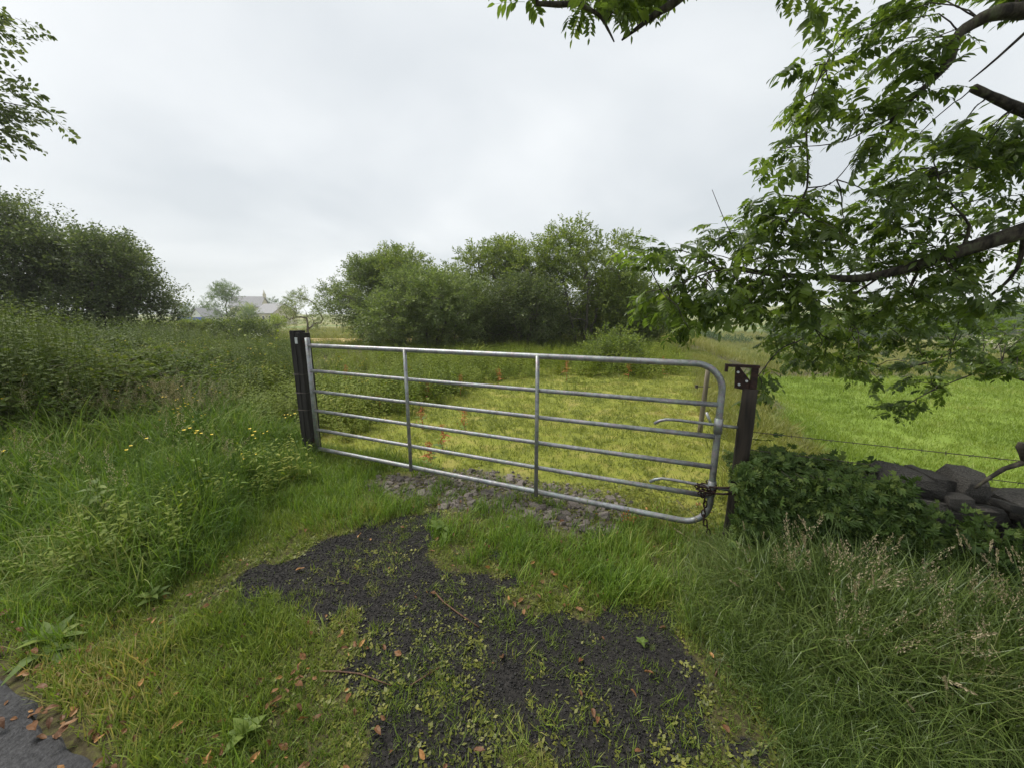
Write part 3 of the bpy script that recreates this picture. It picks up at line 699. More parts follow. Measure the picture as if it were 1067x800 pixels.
# herbs and brambles
HERB = [weedplant('herb', M['weed'], .55, 16, .11, .035, nst=5) for _ in range(5)] + [weedplant('herb', M['weed'], .6, 12, .09, .05, nst=4) for _ in range(3)]
NETTLE = [weedplant('nettle', M['bramble'], 1.25, 34, .085, .04, nst=4, spread=.14) for _ in range(4)]
BUTTER = [weedplant('buttercup', M['grass_long'], .55, 5, .05, .02, 3, M['yellow'], nst=4, spread=.16) for _ in range(3)]
UMBEL = [weedplant('umbel', M['weed'], .8, 8, .10, .05, 7, M['white_flower'], nst=2) for _ in range(2)]
CLOVER = [weedplant('clover', M['grass_right'], .34, 9, .035, .02, 3, M['pink'], nst=4, spread=.12) for _ in range(3)]
x, y = rand_in(-14, 14, 3.2, 19, 26000); s, t = st(x, y)
band = sstep(5.6, 8.4, t + 3.2 * (fbm(x, y, .45, 81) - .5) * 2) * (1 - sstep(16, 18, y)) * (1 - sstep(-.8, .2, s - .0 * t))
leftside = sstep(.0, .6, t) * (1 - sstep(-4.5, -4.0, s + .35 * (fbm(x, y, 1, 83) - .5) * 2)) * (1 - sstep(.2, .8, polysd(x, y, BRAMBLE)))
stray = sstep(2.5, 8, t) * sstep(.5, .68, fbm(x, y, .9, 82)) * (s < -.3) * (s > -5) * .5
p = np.maximum(np.maximum(band, leftside * 1.0), stray) * np.clip(9 / np.hypot(x, y), .4, 1) * inview(x, y) * (np.hypot(x + 2.42, y - 4.03) > .35)
x, y = keep(x, y, p * .7); s, t = st(x, y); hs = rng.uniform(.5, 1.15, len(x)) * (.6 + .75 * fbm(x, y, .5, 85)) * np.where((t < 5.2) & (s > -4.4), .5, 1) * (1 - .45 * sstep(.3, .45, -x / y) * sstep(7, 10, y))
lay('wild_herbs', x, y, hs, HERB, 'tangle of leafy green weeds beyond the paddock and left of the gate', 'weeds', .15)
x, y = rand_in(-12, -3.4, 3.2, 13, 2600); p = sstep(-.1, .4, polysd(x, y, BRAMBLE)) * .75 * sstep(.35, .55, fbm(x, y, .9, 88)); x, y = keep(x, y, p)
lay('nettles', x, y, rng.uniform(.8, 1.25, len(x)) * (.62 + .5 * sstep(.7, 1.5, -x / y)), NETTLE, 'upright nettles and weeds growing through the brambles', 'weeds', .12)
x, y = rand_in(-7, -1.5, 1.7, 5, 420); p = sstep(.05, .4, polysd(x, y, LONGL)) * (road_t(x, y) > .2) * sstep(.4, .6, fbm(x, y, 1.1, 95)) * (np.hypot(x + 2.42, y - 4.03) > .3); x, y = keep(x, y, p)
lay('verge_weeds', x, y, rng.uniform(.5, .95, len(x)), HERB, 'broad leaved weeds scattered through the long grass on the left', 'weeds', .2)
x, y = rand_in(-8, -1.7, 2.6, 10, 1500); sd = polysd(x, y, LONGL)
p = sstep(.2, .8, sd + 3 * (y > 5)) * sstep(.42, .6, fbm(x, y, .7, 87)) * (np.hypot(x + 2.42, y - 4.03) > .3) * .05
x, y = keep(x, y, p); lay('buttercups', x, y, rng.uniform(1.0, 1.5, len(x)), BUTTER, 'small yellow flowers scattered in the grass left of the gate', 'flowers')
x, y = rand_in(.75, 1.2, 1.25, 1.6, 1); sd = polysd(x, y, LONGR); x, y = keep(x, y, sstep(.0, .1, sd))
lay('clover', x, y, rng.uniform(.9, 1.3, len(x)), CLOVER, 'pink clover flowers in the grass at the lower right', 'flowers')
x, y = rand_in(-14, -4, 4, 13, 34); x, y = keep(x, y, sstep(0, .5, polysd(x, y, BRAMBLE)) * .5)
lay('cow_parsley', x, y, rng.uniform(1.5, 1.9, len(x)), UMBEL, 'white flower heads standing out of the brambles', 'flowers')
BRAM = [brambleplant('bramble', M['bramble'], 1.0, 7) for _ in range(5)]
x, y = rand_in(-24, -3.4, 2.5, 17, 5200); sd = polysd(x, y, BRAMBLE)
p = sstep(-.1, .4, sd) * np.clip(6 / np.hypot(x, y), .35, 1) * inview(x, y, 1, 260)
x, y = keep(x, y, p)
hs = (.62 + .5 * sstep(0, 1.6, polysd(x, y, BRAMBLE))) * rng.uniform(.8, 1.1, len(x)) * (.58 + .5 * sstep(.7, 1.5, -x / y)) * (.8 + .4 * fbm(x, y, .5, 89))
lay('brambles', x, y, hs, BRAM, 'tall bank of brambles and nettles rising on the left', 'brambles', .12)

# ------------------------------------------------------------------ building parts of things in world coordinates
def part(root, name, mb, mats, smooth=False, **k):
    lx, ly, lz = root.location
    mb.v = [(a - lx, b - ly, c - lz) for a, b, c in mb.v]
    return mb.build(name, mats, root, smooth, **k)
def SZ(s, t, z):
    x, y = xy(s, t); return np.array([x, y, z])
E1v = np.array([E1[0], E1[1], 0]); E2v = np.array([E2[0], E2[1], 0]); ZV = np.array([0, 0, 1.0])

# ------------------------------------------------------------------ the gate
GT = -.03
gate = empty('field_gate', tuple(SZ(-4.03, GT, 0)), 'long galvanised tubular steel field gate with six rails', 'gate')
zs = [1.25, .985, .765, .55, .335, .115]
s0, s1, rr = -4.03, -.185, .17
mb = MB()
top = [SZ(s0 + .02, GT, zs[0])] + [SZ(s0 + .02 + k * (s1 - rr - s0 - .02) / 8, GT, zs[0]) for k in range(1, 9)]
top += [SZ(s1 - rr + rr * math.sin(a), GT, zs[0] - rr + rr * math.cos(a)) for a in np.linspace(.15, math.pi / 2, 9)]
top += [SZ(s1, GT, z) for z in np.linspace(zs[0] - rr - .1, zs[5] + rr + .05, 5)]
top += [SZ(s1 - rr + rr * math.cos(a), GT, zs[5] + rr - rr * math.sin(a)) for a in np.linspace(0, math.pi / 2, 9)]
top += [SZ(s1 - rr + k * (s0 + .02 - s1 + rr) / 8, GT, zs[5]) for k in range(1, 9)]
mb.tube(top, .0215, 12); part(gate, 'frame_tube', mb, M['galv'], True)
mb = MB(); mb.tube([SZ(s0, GT, .085), SZ(s0, GT, .7), SZ(s0, GT, 1.33)], .024, 12); stile = part(gate, 'hinge_stile', mb, M['galv'], True)
for z in zs[1:5]:
    mb = MB(); sag = .006
    mb.tube([SZ(s0 + .02 + k * (s1 - s0 - .03) / 6, GT, z - sag * math.sin(math.pi * k / 6)) for k in range(7)], .0175, 10); part(gate, 'rail', mb, M['galv'], True)
for s_ in (-2.745, -1.46):
    mb = MB(); mb.tube([SZ(s_, GT - .021, zs[5] - .03), SZ(s_, GT - .021, .7), SZ(s_, GT - .021, zs[0] + .005)], .0165, 8); part(gate, 'upright', mb, M['galv'], True)
for z, mat, col in ((.84, M['galv'], 0), (.395, M['rust'], 1)):
    mb = MB()
    pts = [SZ(s1 - .40, GT + .02, z - .035), SZ(s1 - .365, GT + .02, z - .01), SZ(s1 - .32, GT + .02, z + .005), SZ(s1 - .24, GT + .02, z + .008), SZ(s1 - .12, GT + .02, z + .004), SZ(s1 + .06, GT + .02, z), SZ(s1 + .12, GT + .02, z)]
    mb.tube(pts, .0105, 8); part(gate, 'latch_rod', mb, mat if col == 0 else M['galv'], True)
    mb = MB(); mb.tube([SZ(s1, GT, z - .05), SZ(s1, GT, z + .055)], .0265, 10); part(gate, 'collar', mb, M['galv'], True)

# left post: two squared timbers standing close together
lp = SZ(-4.165, .0, 0)
lpost = empty('gate_post', tuple(lp), 'thick black squared timber post at the left end of the gate', 'gate post')
def timber(c, hw, hd, h, lean=(0, 0), n=6, j=.006):
    mb = MB(); P = []
    for i in range(n + 1):
        k = i / n
        for sx, sy in ((-1, -1), (-.6, -1.03), (.6, -1.03), (1, -1), (1.02, .5), (1, 1), (-1, 1), (-1.02, 0)):
            P.append(c + E1v * (sx * hw + lean[0] * k + random.uniform(-j, j) * .4) + E2v * (sy * hd + lean[1] * k + random.uniform(-j, j) * .4) + ZV * (h * k + (random.uniform(-j, j) if i == n else 0)))
    fs = [(i * 8 + a, i * 8 + (a + 1) % 8, i * 8 + 8 + (a + 1) % 8, i * 8 + 8 + a) for i in range(n) for a in range(8)] + [tuple(n * 8 + a for a in range(8))]
    mb.poly(P, fs); return mb
part(lpost, 'front_timber', timber(lp + E1v * .042 - ZV * .05, .036, .062, 1.43, (-.005, 0)), M['wood_dark'])
part(lpost, 'rear_timber', timber(lp - E1v * .034 + E2v * .004 - ZV * .05, .036, .066, 1.45, (-.012, 0)), M['wood_dark'])
mb = MB(); mb.box(lp + E1v * .02 - E2v * .069 + ZV * 1.30, (.018, .003, .032), E1v, E2v); part(lpost, 'metal_tag', mb, M['plate'])
mb = MB(); mb.box(lp + E1v * .095 - E2v * .02 + ZV * 1.30, (.028, .02, .025), E1v, E2v); mb.tube([lp + E1v * .11 - E2v * .03 + ZV * 1.30, lp + E1v * .14 - E2v * .03 + ZV * 1.30], .010, 6); part(lpost, 'hinge_pin', mb, M['rust'])
mb = MB(); mb.box(lp + E1v * .095 - E2v * .02 + ZV * .20, (.028, .02, .025), E1v, E2v); mb.tube([lp + E1v * .11 - E2v * .03 + ZV * .20, lp + E1v * .14 - E2v * .03 + ZV * .20], .010, 6); part(lpost, 'hinge_pin', mb, M['rust'])
for z in (.94, .74, .55):
    mb = MB(); w_, d_ = .082, .074
    ring = [lp + E1v * a * w_ + E2v * b * d_ + ZV * (z + .004 * a) for a, b in ((-1, -1), (1, -1), (1, 1), (-1, 1), (-1, -1))]
    mb.tube(ring, .0022, 4); part(lpost, 'wire_loop', mb, M['wire'])

# right post: worn timber with a rusty bracket bolted on top
pp = SZ(-.035, .0, 0)
rpost = empty('gate_post', tuple(pp), 'slim worn brown post with rusty steel bracket at the right end of the gate', 'gate post')
mb = MB(); n = 10
P = []
for i in range(n + 1):
    k = i / n; z = -.05 + 1.15 * k; r = .05 - .006 * k
    P.append((pp + E1v * (.012 * k) + ZV * z, r))
mb.tube([p for p, r in P], [r + random.uniform(-.003, .003) for p, r in P], 10); part(rpost, 'timber', mb, M['wood_worn'], True)
mb = MB(); mb.box(pp + E1v * .025 + ZV * 1.12, (.018, .016, .115), E1v, E2v); part(rpost, 'steel_upright', mb, M['rust'])
mb = MB(); mb.box(pp - E1v * .048 + ZV * 1.245, (.095, .022, .008), E1v, E2v); mb.box(pp - E1v * .135 + ZV * 1.222, (.008, .02, .018), E1v, E2v); part(rpost, 'steel_arm', mb, M['rust'])
mb = MB()
a, b, c, d, e = [pp + E1v * q[0] + ZV * q[1] for q in ((-.085, 1.236), (-.06, 1.236), (.008, 1.15), (.006, 1.088), (-.078, 1.10))]
h_ = E2v * .006
mb.poly([a - h_, b - h_, c - h_, d - h_, e - h_, a + h_, b + h_, c + h_, d + h_, e + h_], [(0, 4, 3, 2, 1), (5, 6, 7, 8, 9), (0, 1, 6, 5), (1, 2, 7, 6), (2, 3, 8, 7), (3, 4, 9, 8), (4, 0, 5, 9)])
gus = part(rpost, 'gusset_plate', mb, M['rust'])
for q in ((-.068, 1.205), (-.055, 1.125), (-.015, 1.15)):
    mb = MB(); c = pp + E1v * q[0] + ZV * q[1]; mb.tube([c - E2v * .016, c - E2v * .004], .008, 6); part(rpost, 'bolt', mb, M['plate'])
for z in (.445, .40):
    mb = MB(); mb.tube([SZ(s1 - .02, GT - .03, z - .03), SZ(s1 + .07, GT - .05, z - .01), pp - E2v * .056 + ZV * z, pp + E1v * .06 - E2v * .03 + ZV * (z + .005)], .007, 6); part(rpost, 'tie_wire', mb, M['rust'])

# chain hanging on the latch end
ch = empty('chain', tuple(SZ(s1 - .03, GT - .05, .10)), 'rusty chain wound round the latch end of the gate', 'chain')
def chain_link(c, d, turn, L=.030, Wd=.011, r=.0046):
    d = np.array(d, float) / np.linalg.norm(d); a = np.cross(d, [0.31, .9, .2]); a /= np.linalg.norm(a); b = np.cross(d, a)
    n_ = a * math.cos(turn) + b * math.sin(turn)
    pts = []
    for k in range(13):
        an = 2 * math.pi * k / 12; pts.append(c + d * L * .62 * math.sin(an) + n_ * Wd * math.cos(an) + d * .25 * L * (1 if math.sin(an) > .01 else -1 if math.sin(an) < -.01 else 0))
    mb = MB(); mb.tube(pts, r, 6, cap=False); return part(ch, 'link', mb, M['rust'], True)
for k in range(9): chain_link(SZ(s1 - .055 + .006 * k + .010 * math.sin(k), GT - .045, .36 - .034 * k), (.1, .05, -1), 1.57 * (k % 2))
for k in range(11):
    an = 2 * math.pi * k / 11; chain_link(SZ(s1 - .03 + .05 * math.cos(an), GT + .05 * math.sin(an), .40 + .02 * math.sin(2 * an)), (-math.sin(an) * E1[0] + math.cos(an) * E2[0], -math.sin(an) * E1[1] + math.cos(an) * E2[1], .1), 1.57 * (k % 2))
for k in range(6): chain_link(SZ(s1 - .085 + .012 * k, GT - .055, .41 - .018 * (k % 3)), (.8, -.3, -.4 + .3 * (k % 3)), 1.2 * k)

# stake of the field fence behind the gate
q = G(729, 452); q[2] = tz(q[0], q[1])
stake = empty('fence_stake', tuple(q), 'thin weathered wooden stake standing behind the right end of the gate', 'fence post')
mb = MB(); mb.tube([q + ZV * z + E1v * .03 * z for z in np.linspace(-.05, .92, 6)], [.034, .033, .032, .031, .03, .028], 7); part(stake, 'timber', mb, M['wood_grey'], True)
for z in (.64, .40):
    mb = MB(); mb.tube([q + ZV * z - E1v * .09, q + ZV * (z + .01) + E1v * .07], .007, 5); mb.box(q + ZV * z - E1v * .09, (.014, .014, .02)); part(stake, 'insulator', mb, M['wire'])
mb = MB(); mb.tube([q + ZV * .32 + E1v * .05 - E2v * .05, q + ZV * .16 + E1v * .12 - E2v * .08], .018, 6); part(stake, 'pipe_offcut', mb, M['galv'], True)

# barbed wire beside the wall
for zz, lab in ((.80, 'upper barbed wire strand running right from the gate post'), (.675, 'lower barbed wire strand just above the stone wall')):
    o = empty('barbed_wire', tuple(SZ(.03, .12, zz)), lab, 'barbed wire', 'barbed wire strands')
    mb = MB(); mb.tube([SZ(.03 + .2 * k, .06 + .004 * k, zz - .015 * math.sin(math.pi * k / 25)) for k in range(26)], .0024, 4); part(o, 'strand', mb, M['wire'])
    for k in range(24):
        c = SZ(.14 + .105 * k, .06 + .002 * k, zz - .015 * math.sin(math.pi * (.55 + .525 * k) / 25)); mb = MB()
        for q2 in range(2):
            d = np.array(rdir()); mb.tube([c - d * .014, c + d * .014], .0014, 3)
        part(o, 'barb', mb, M['wire'])

# ------------------------------------------------------------------ dry stone wall
wall = empty('stone_wall', tuple(SZ(.15, .1, 0)), 'low dry stone wall half hidden by ivy and grass on the right', 'wall')
import bmesh
def rock_mesh(seed, sub=2, rough=.16, flat=1.0):
    rs = random.Random(seed); bm = bmesh.new(); bmesh.ops.create_cube(bm, size=2)
    bmesh.ops.subdivide_edges(bm, edges=bm.edges, cuts=sub, use_grid_fill=True)
    offs = [Vector((rs.uniform(-1, 1), rs.uniform(-1, 1), rs.uniform(-1, 1))).normalized() for _ in range(5)]
    cut = [rs.uniform(.85, 1.2) for _ in range(5)]
    for v in bm.verts:
        c = v.co.copy(); v.co = c.lerp(c.normalized() * 1.18, .33)
        for d, k in zip(offs, cut):
            e = v.co.dot(d) - k
            if e > 0: v.co -= d * e * .85
        v.co += Vector((rs.gauss(0, 1), rs.gauss(0, 1), rs.gauss(0, 1))) * rough * .28
    me = bpy.data.meshes.new('stone'); bm.to_mesh(me); bm.free()
    return me
WR = [rock_mesh(k) for k in range(7)]
for me in WR: me.materials.append(M['stone'])
def wstone(s_, t_, z, hs, ht, hz, yaw=0, roll=0, k=None):
    c = SZ(s_, t_, z) - np.array(wall.location)
    return link('stone', WR[random.randrange(7) if k is None else k], wall, loc=tuple(c), rot=(random.uniform(-.05, .05), roll, math.atan2(E1[1], E1[0]) + yaw), scale=(hs, ht, hz))
mb = MB(); mb.box(SZ(2.3, .12, .28), (2.1, .15, .28), E1v, E2v); part(wall, 'core', mb, M['core'])
for cz, hz, gap in ((.08, .09, .17), (.245, .085, .15), (.40, .075, .19)):
    s_ = .1 + random.uniform(0, .1)
    while s_ < 4.2:
        w_ = gap * random.uniform(.7, 1.4)
        wstone(s_ + w_ / 2, -.07 + random.uniform(-.02, .02), cz + random.uniform(-.012, .012), w_ * .52, .11, hz * random.uniform(.95, 1.12), random.uniform(-.1, .1), random.uniform(-.08, .08))
        if cz > .3: wstone(s_ + w_ / 2, .28, cz, w_ * .52, .10, hz, random.uniform(-.1, .1))
        s_ += w_
wstone(.96, .0, .505, .25, .16, .06, .02, .05, 1)             # long flat slab
wstone(.80, .02, .62, .13, .14, .065, -.05, .06, 5)
wstone(1.05, .03, .645, .072, .10, .078, .3, .12, 2)
for k in range(16): wstone(random.uniform(.66, 1.6), random.uniform(-.16, .1), random.uniform(.46, .60), random.uniform(.03, .06), .05, random.uniform(.02, .04), random.uniform(-.6, .6), random.uniform(-.3, .3))           # boulder on top
wstone(.92, .05, .61, .07, .11, .065, .3, .15, 4)
for s_ in (.22, .42, .62): wstone(s_, .05, .52, .12, .16, .075)
for s_ in (1.36, 1.62, 1.9, 2.15, 2.45, 2.75, 3.1, 3.5, 3.9): wstone(s_, .05, .53 + random.uniform(-.02, .02), .15, .17, .085, random.uniform(-.2, .2), random.uniform(-.1, .1))

# ivy over the wall
ivy = empty('ivy', tuple(SZ(.4, -.15, 0)), 'dark green ivy smothering the end of the wall beside the gate post', 'ivy')
IVY = []
for k in range(4):
    mb = MB()
    for q_ in range(3):
        b = Vector((random.uniform(-.03, .03), random.uniform(-.03, .03), random.uniform(-.006, .006))); az = random.uniform(0, 6.28); L = random.uniform(.026, .046); tn = random.random()
        dr = lambda a, r, z=0: b + Vector((math.cos(az + a) * r * L, math.sin(az + a) * r * L, z * L))
        mb.poly([b, dr(1.25, .62, -.1), dr(.85, .48), dr(.5, .85, -.12), dr(.25, .6), dr(0, 1.15, -.2), dr(-.25, .6), dr(-.5, .85, -.12), dr(-.85, .48), dr(-1.25, .62, -.1)],
                [(0, 1, 2, 3, 4), (0, 4, 5, 6), (0, 6, 7, 8, 9)], tn)
    IVY.append(src(mb.mesh('ivy_leaf', M['ivy'])))
N = 4400
s_ = np.where(rng.random(N) < .82, rng.uniform(-.06, .80, N), rng.uniform(.7, 1.9, N)); q_ = rng.random(N)
front = q_ < .66
z_ = np.where(front, rng.uniform(.2, .66, N), .60 + .1 * fbm(s_ * 6, q_ * 3, 1, 3)); z_ = np.where((s_ > .72) & front, z_ * .68, z_)
front = front | (s_ > .78)
z_ = np.where((s_ > .78) & (q_ >= .66), rng.uniform(.3, .56, N), z_)
hump = .09 * np.sin(np.clip(z_ / .62, 0, 1) * math.pi)
t_ = np.where(front, -.19 - 1.6 * hump * fbm(s_ * 6, z_ * 6, 1, 9) - rng.uniform(0, .05, N), rng.uniform(-.2, .33, N))
z_ = np.where(front, z_ * (.75 + .38 * fbm(s_ * 5, s_ * 0, 1, 6)), .50 + .09 * np.cos((t_ - .05) * 4) * (.5 + fbm(s_ * 4, t_ * 4, 1, 4)) * sstep(-.1, .1, s_) + .13 * (fbm(s_ * 7, t_ * 5, 1, 8) - .4)) + rng.exponential(.018, N)
pts = np.stack([O[0] + s_ * E1[0] + t_ * E2[0], O[1] + s_ * E1[1] + t_ * E2[1], z_], 1) - np.array(ivy.location)
rx = np.where(front, rng.normal(1.15, .35, N), rng.normal(.35, .35, N))
rot = np.stack([rx, rng.normal(0, .55, N), math.atan2(E1[1], E1[0]) + rng.normal(0, .7, N)], 1)
scatter('leaves', pts, rot, rng.uniform(.7, 1.25, N), IVY, ivy, kind='stuff')
for k in range(9):
    b = SZ(random.uniform(0, .7), -.2, .0); mb = MB()
    mb.tube([b + E1v * (random.uniform(-.06, .06) * i) - E2v * random.uniform(0, .02) + ZV * .13 * i for i in range(6)], [.008, .007, .006, .005, .004, .003], 5); part(ivy, 'stem', mb, M['bark'])

# dead cut branch lying over the wall
db = empty('dead_branch', tuple(SZ(1.08, -.1, .6)), 'bare dead branch with a blunt knob lying over the wall top', 'branch')
mb = MB(); mb.tube([W(1016, 508, 1.80), W(1030, 498, 1.80), W(1046, 488, 1.80), W(1062, 483, 1.80), W(1085, 474, 1.80), W(1130, 462, 1.8), W(1250, 440, 1.75)], [.007, .009, .011, .013, .016, .018, .02], 7); part(db, 'stem', mb, M['bark'], True)
mb = MB(); mb.tube([W(1068, 483, 1.80), W(1067, 474, 1.80), W(1065, 466, 1.79), W(1066, 461, 1.79)], [.013, .017, .022, .017], 8); part(db, 'knob', mb, M['bark'], True)

# ------------------------------------------------------------------ rubble behind the bottom rail
rub = empty('rubble_patch', tuple(G(530, 520)), kind='structure')
RB = [rock_mesh(100 + k, 1, .2) for k in range(8)]
for me in RB: me.materials.append(M['rubble'])
cnt = 0; placed = []
while cnt < 290:
    u, v = random.uniform(375, 675), random.uniform(486, 560); g_ = G(u, v)
    if float(rubble_mask(np.array([g_[0]]), np.array([g_[1]]))[0]) < random.uniform(.35, .9): continue
    sz = random.choice((.014, .018, .022, .027, .033, .045))
    if any((g_[0] - a) ** 2 + (g_[1] - b) ** 2 < (.55 * (sz + c)) ** 2 for a, b, c in placed): continue
    placed.append((g_[0], g_[1], sz))
    c = np.array([g_[0], g_[1], tz(g_[0], g_[1]) + sz * .05]) - np.array(rub.location)
    link('stone', RB[cnt % 8], rub, loc=tuple(c), rot=(random.uniform(-.45, .45), random.uniform(-.45, .45), random.uniform(0, 6.28)), scale=(sz, sz * random.uniform(.6, .95), sz * random.uniform(.35, .65)))
    cnt += 1
x, y = rand_in(-2.2, 1.6, 2.2, 4.4, 9000); x, y = keep(x, y, rubble_mask(x, y) * .5)
PEB = [src(rock_mesh(200 + k, 1, .2)) for k in range(4)]
for o in PEB: o.data.materials.append(M['rubble'])
scatter('small_rubble', np.stack([x, y, terrain(x, y)], 1), rng.uniform(0, 6.28, (len(x), 3)), rng.uniform(.006, .018, len(x)), PEB, label='small pinkish grey stones filling the rubble strip under the gate', cat='rubble', kind='stuff')

# ------------------------------------------------------------------ docks and broad leaved plants
def dock(u, v, h, n, leafL, leafW, label, red=0.0, grp='docks in the paddock', z=0, name='dock_plant', up=.5):
    b = G(u, v); b[2] = tz(b[0], b[1]); o = empty(name, tuple(b), label, 'dock' if name == 'dock_plant' else 'plant', grp)
    if h > 0:
        mb = MB(); pts = [b + np.array([random.uniform(-.02, .02) * k, random.uniform(-.02, .02) * k, h * k / 5]) for k in range(6)]
        mb.tube(pts, [.007, .006, .005, .004, .003, .002], 5, .5); part(o, 'stem', mb, M['dock_red'] if red else M['dock'])
    for i in range(n):
        a = i * 2.4 + random.uniform(-.3, .3); k = (i / n) if h > 0 else 0
        p = b + np.array([0, 0, .02 + h * .75 * k]); d = Vector((math.cos(a), math.sin(a), random.uniform(up * .4, up * 1.6))); sc = (1.1 - .6 * k) * random.uniform(.75, 1.1)
        mb = MB(); fineleaf(mb, p, d, (0, 0, 1), leafL * sc, leafW * sc, None, .25, random.uniform(.3, .8), .05)
        part(o, 'leaf', mb, M['dock_red'] if random.random() < red * .45 else M['dock'], True)
    if red:
        mb = MB()
        for q_ in range(int(170 * red)):
            k = random.uniform(.45, 1.0); c = b + np.array([0, 0, h * k]); off = np.array(rdir()) * random.uniform(.005, .04 + .10 * (1 - k))
            quickleaf(mb, c + off, rdir(), rdir(), random.uniform(.012, .022), .014)
        sh = part(o, 'seed_head', mb, M['dock_red'], kind='stuff')
    return o
dk = [(448, 490, .30, 7, .16, .06, 'bright orange red dock seed head at the edge of the rubble', 1.0), (462, 472, .34, 7, .16, .06, 'orange tinged dock behind the rubble, right of the brightest red one', .7),
      (440, 447, .32, 6, .15, .06, 'rusty dock in the turf beside the left upright of the gate', .6), (484, 452, .35, 6, .15, .06, 'pale orange dock a little right of the left upright', .6),
      (395, 430, .3, 6, .15, .06, 'small reddish dock between left post and left upright', .6), (447, 418, .4, 7, .16, .06, 'reddish dock seen through the second gap near the left upright', .7),
      (480, 412, .45, 6, .16, .06, 'reddish dock between the uprights under the top rail', .7), (590, 398, .55, 7, .17, .06, 'red stemmed dock at the weeds right of the right upright', .8),
      (362, 405, .5, 6, .16, .06, 'reddish dock in the weeds near the left post', .7), (690, 392, .5, 6, .16, .06, 'brownish dock near the stake behind the gate', .6),
      (520, 405, .45, 6, .16, .06, 'brown dock left of the right upright under the top rail', .6), (655, 548, .07, 4, .06, .03, 'tiny orange red dock just under the bottom rail', .35),
      (655, 395, .5, 6, .16, .06, 'yellowish dock against the mound behind the gate', .5)]
for u, v, h, n, a, b, lab, rd in dk: dock(u, v, h, n, a, b, lab, rd)
dock(462, 556, .06, 8, .13, .055, 'pale green broad leaved dock at the top corner of the gravel', 0, 'broad leaved plants on the verge', up=.7)
dock(112, 560, .62, 16, .17, .07, 'tall dark leafy dock in front of the brambles', 0, 'broad leaved plants on the verge', up=.6)
dock(48, 684, 0, 8, .13, .04, 'flat broad leaved dock by the road edge in the corner', 0, 'broad leaved plants on the verge', up=.35)
dock(55, 672, 0, 7, .13, .045, 'upright light green dock above the road edge', 0, 'broad leaved plants on the verge', up=.9)
dock(256, 768, 0, 10, .065, .036, 'dark blue green rosette in the grass at the bottom', 0, 'broad leaved plants on the verge', name='plantain', up=.9)
dock(160, 628, .06, 8, .10, .05, 'pale green leaf rosette in the long grass on the left', 0, 'broad leaved plants on the verge', up=.7)
dock(668, 672, 0, 5, .03, .02, 'tiny seedling on the bare gravel near the tall grass', 0, 'broad leaved plants on the verge', name='plantain', up=.5)

# ------------------------------------------------------------------ fallen leaves and twigs
LEAFM = []
for k in range(6):
    mb = MB(); fineleaf(mb, (-.03, 0, .008), (1, 0, random.uniform(0, .25)), (0, random.uniform(-.3, .3), 1), .06, random.uniform(.026, .036), random.random(), random.uniform(.2, .8), random.uniform(-.4, .6), .10, 5)
    LEAFM.append(mb.mesh('fallen_leaf', M['litter'] if k < 5 else M['litter_orange']))
zones = [('brown fallen leaf in the drift at the road edge, bottom left', [(48, 728), (58, 748), (68, 760), (55, 765), (80, 755), (40, 770), (70, 775), (62, 735), (30, 715), (76, 768), (45, 752), (18, 660), (8, 650), (25, 668), (40, 690), (5, 765)]),
         ('orange brown fallen leaf on the short grass left of the gravel', [(163, 635), (176, 643), (155, 648), (219, 640), (288, 648), (230, 676), (238, 678), (148, 695), (124, 700), (196, 728), (150, 760), (168, 762), (270, 713), (285, 738), (205, 752), (100, 770), (190, 765), (228, 700), (150, 725), (296, 652)]),
         ('fallen leaf lying on the dark gravel', [(383, 676), (415, 683), (523, 684), (370, 740), (452, 620), (313, 595), (690, 655), (605, 690)]),
         ('brown fallen leaf in the tuft at the middle of the gravel', [(530, 624), (543, 626), (550, 634), (588, 632), (604, 637), (536, 631), (640, 590)]),
         ('brown leaf among the weeds at the bottom edge', [(500, 792), (605, 730), (618, 752), (622, 760), (665, 790), (660, 730), (440, 795), (395, 770), (755, 765), (740, 690)]),
         ('large yellow leaf on the grass at the bottom edge', [(220, 795)])]
for lab, pl in zones:
    for u, v in pl:
        g_ = G(u, v); k = random.randrange(6)
        link('fallen_leaf', LEAFM[5 if 'yellow' in lab else k], None, lab, 'leaf', 'fallen leaves ' + lab.split('leaf', 1)[1].strip(), loc=(g_[0], g_[1], tz(g_[0], g_[1]) + (.006 if 'gravel' in lab else .035) + (.02 if 'road' in lab else 0)),
             rot=(random.uniform(-.3, .3), random.uniform(-.3, .3), random.uniform(0, 6.28)), scale=(random.uniform(.45, .85),) * 3)
LS = [src(me) for me in LEAFM]
x, y = rand_in(-3.2, 1.7, .9, 2.9, 3000); rt = road_t(x, y); p = np.where(gravel_mask(x, y) > .5, .08, .34) * (rt > -.3) * sstep(.36, .58, fbm(x, y, 1.6, 91)) * np.where(x < -.5, 1.8, .8); p = np.maximum(p, .8 * (np.abs(rt - .08) < .16))
x, y = keep(x, y, p)
scatter('leaf_litter', np.stack([x, y, terrain(x, y) + .02], 1), upright(len(x), .3), rng.uniform(.25, .72, len(x)), LS, label='scraps of brown leaf litter strewn over the verge', cat='leaf litter', kind='stuff')
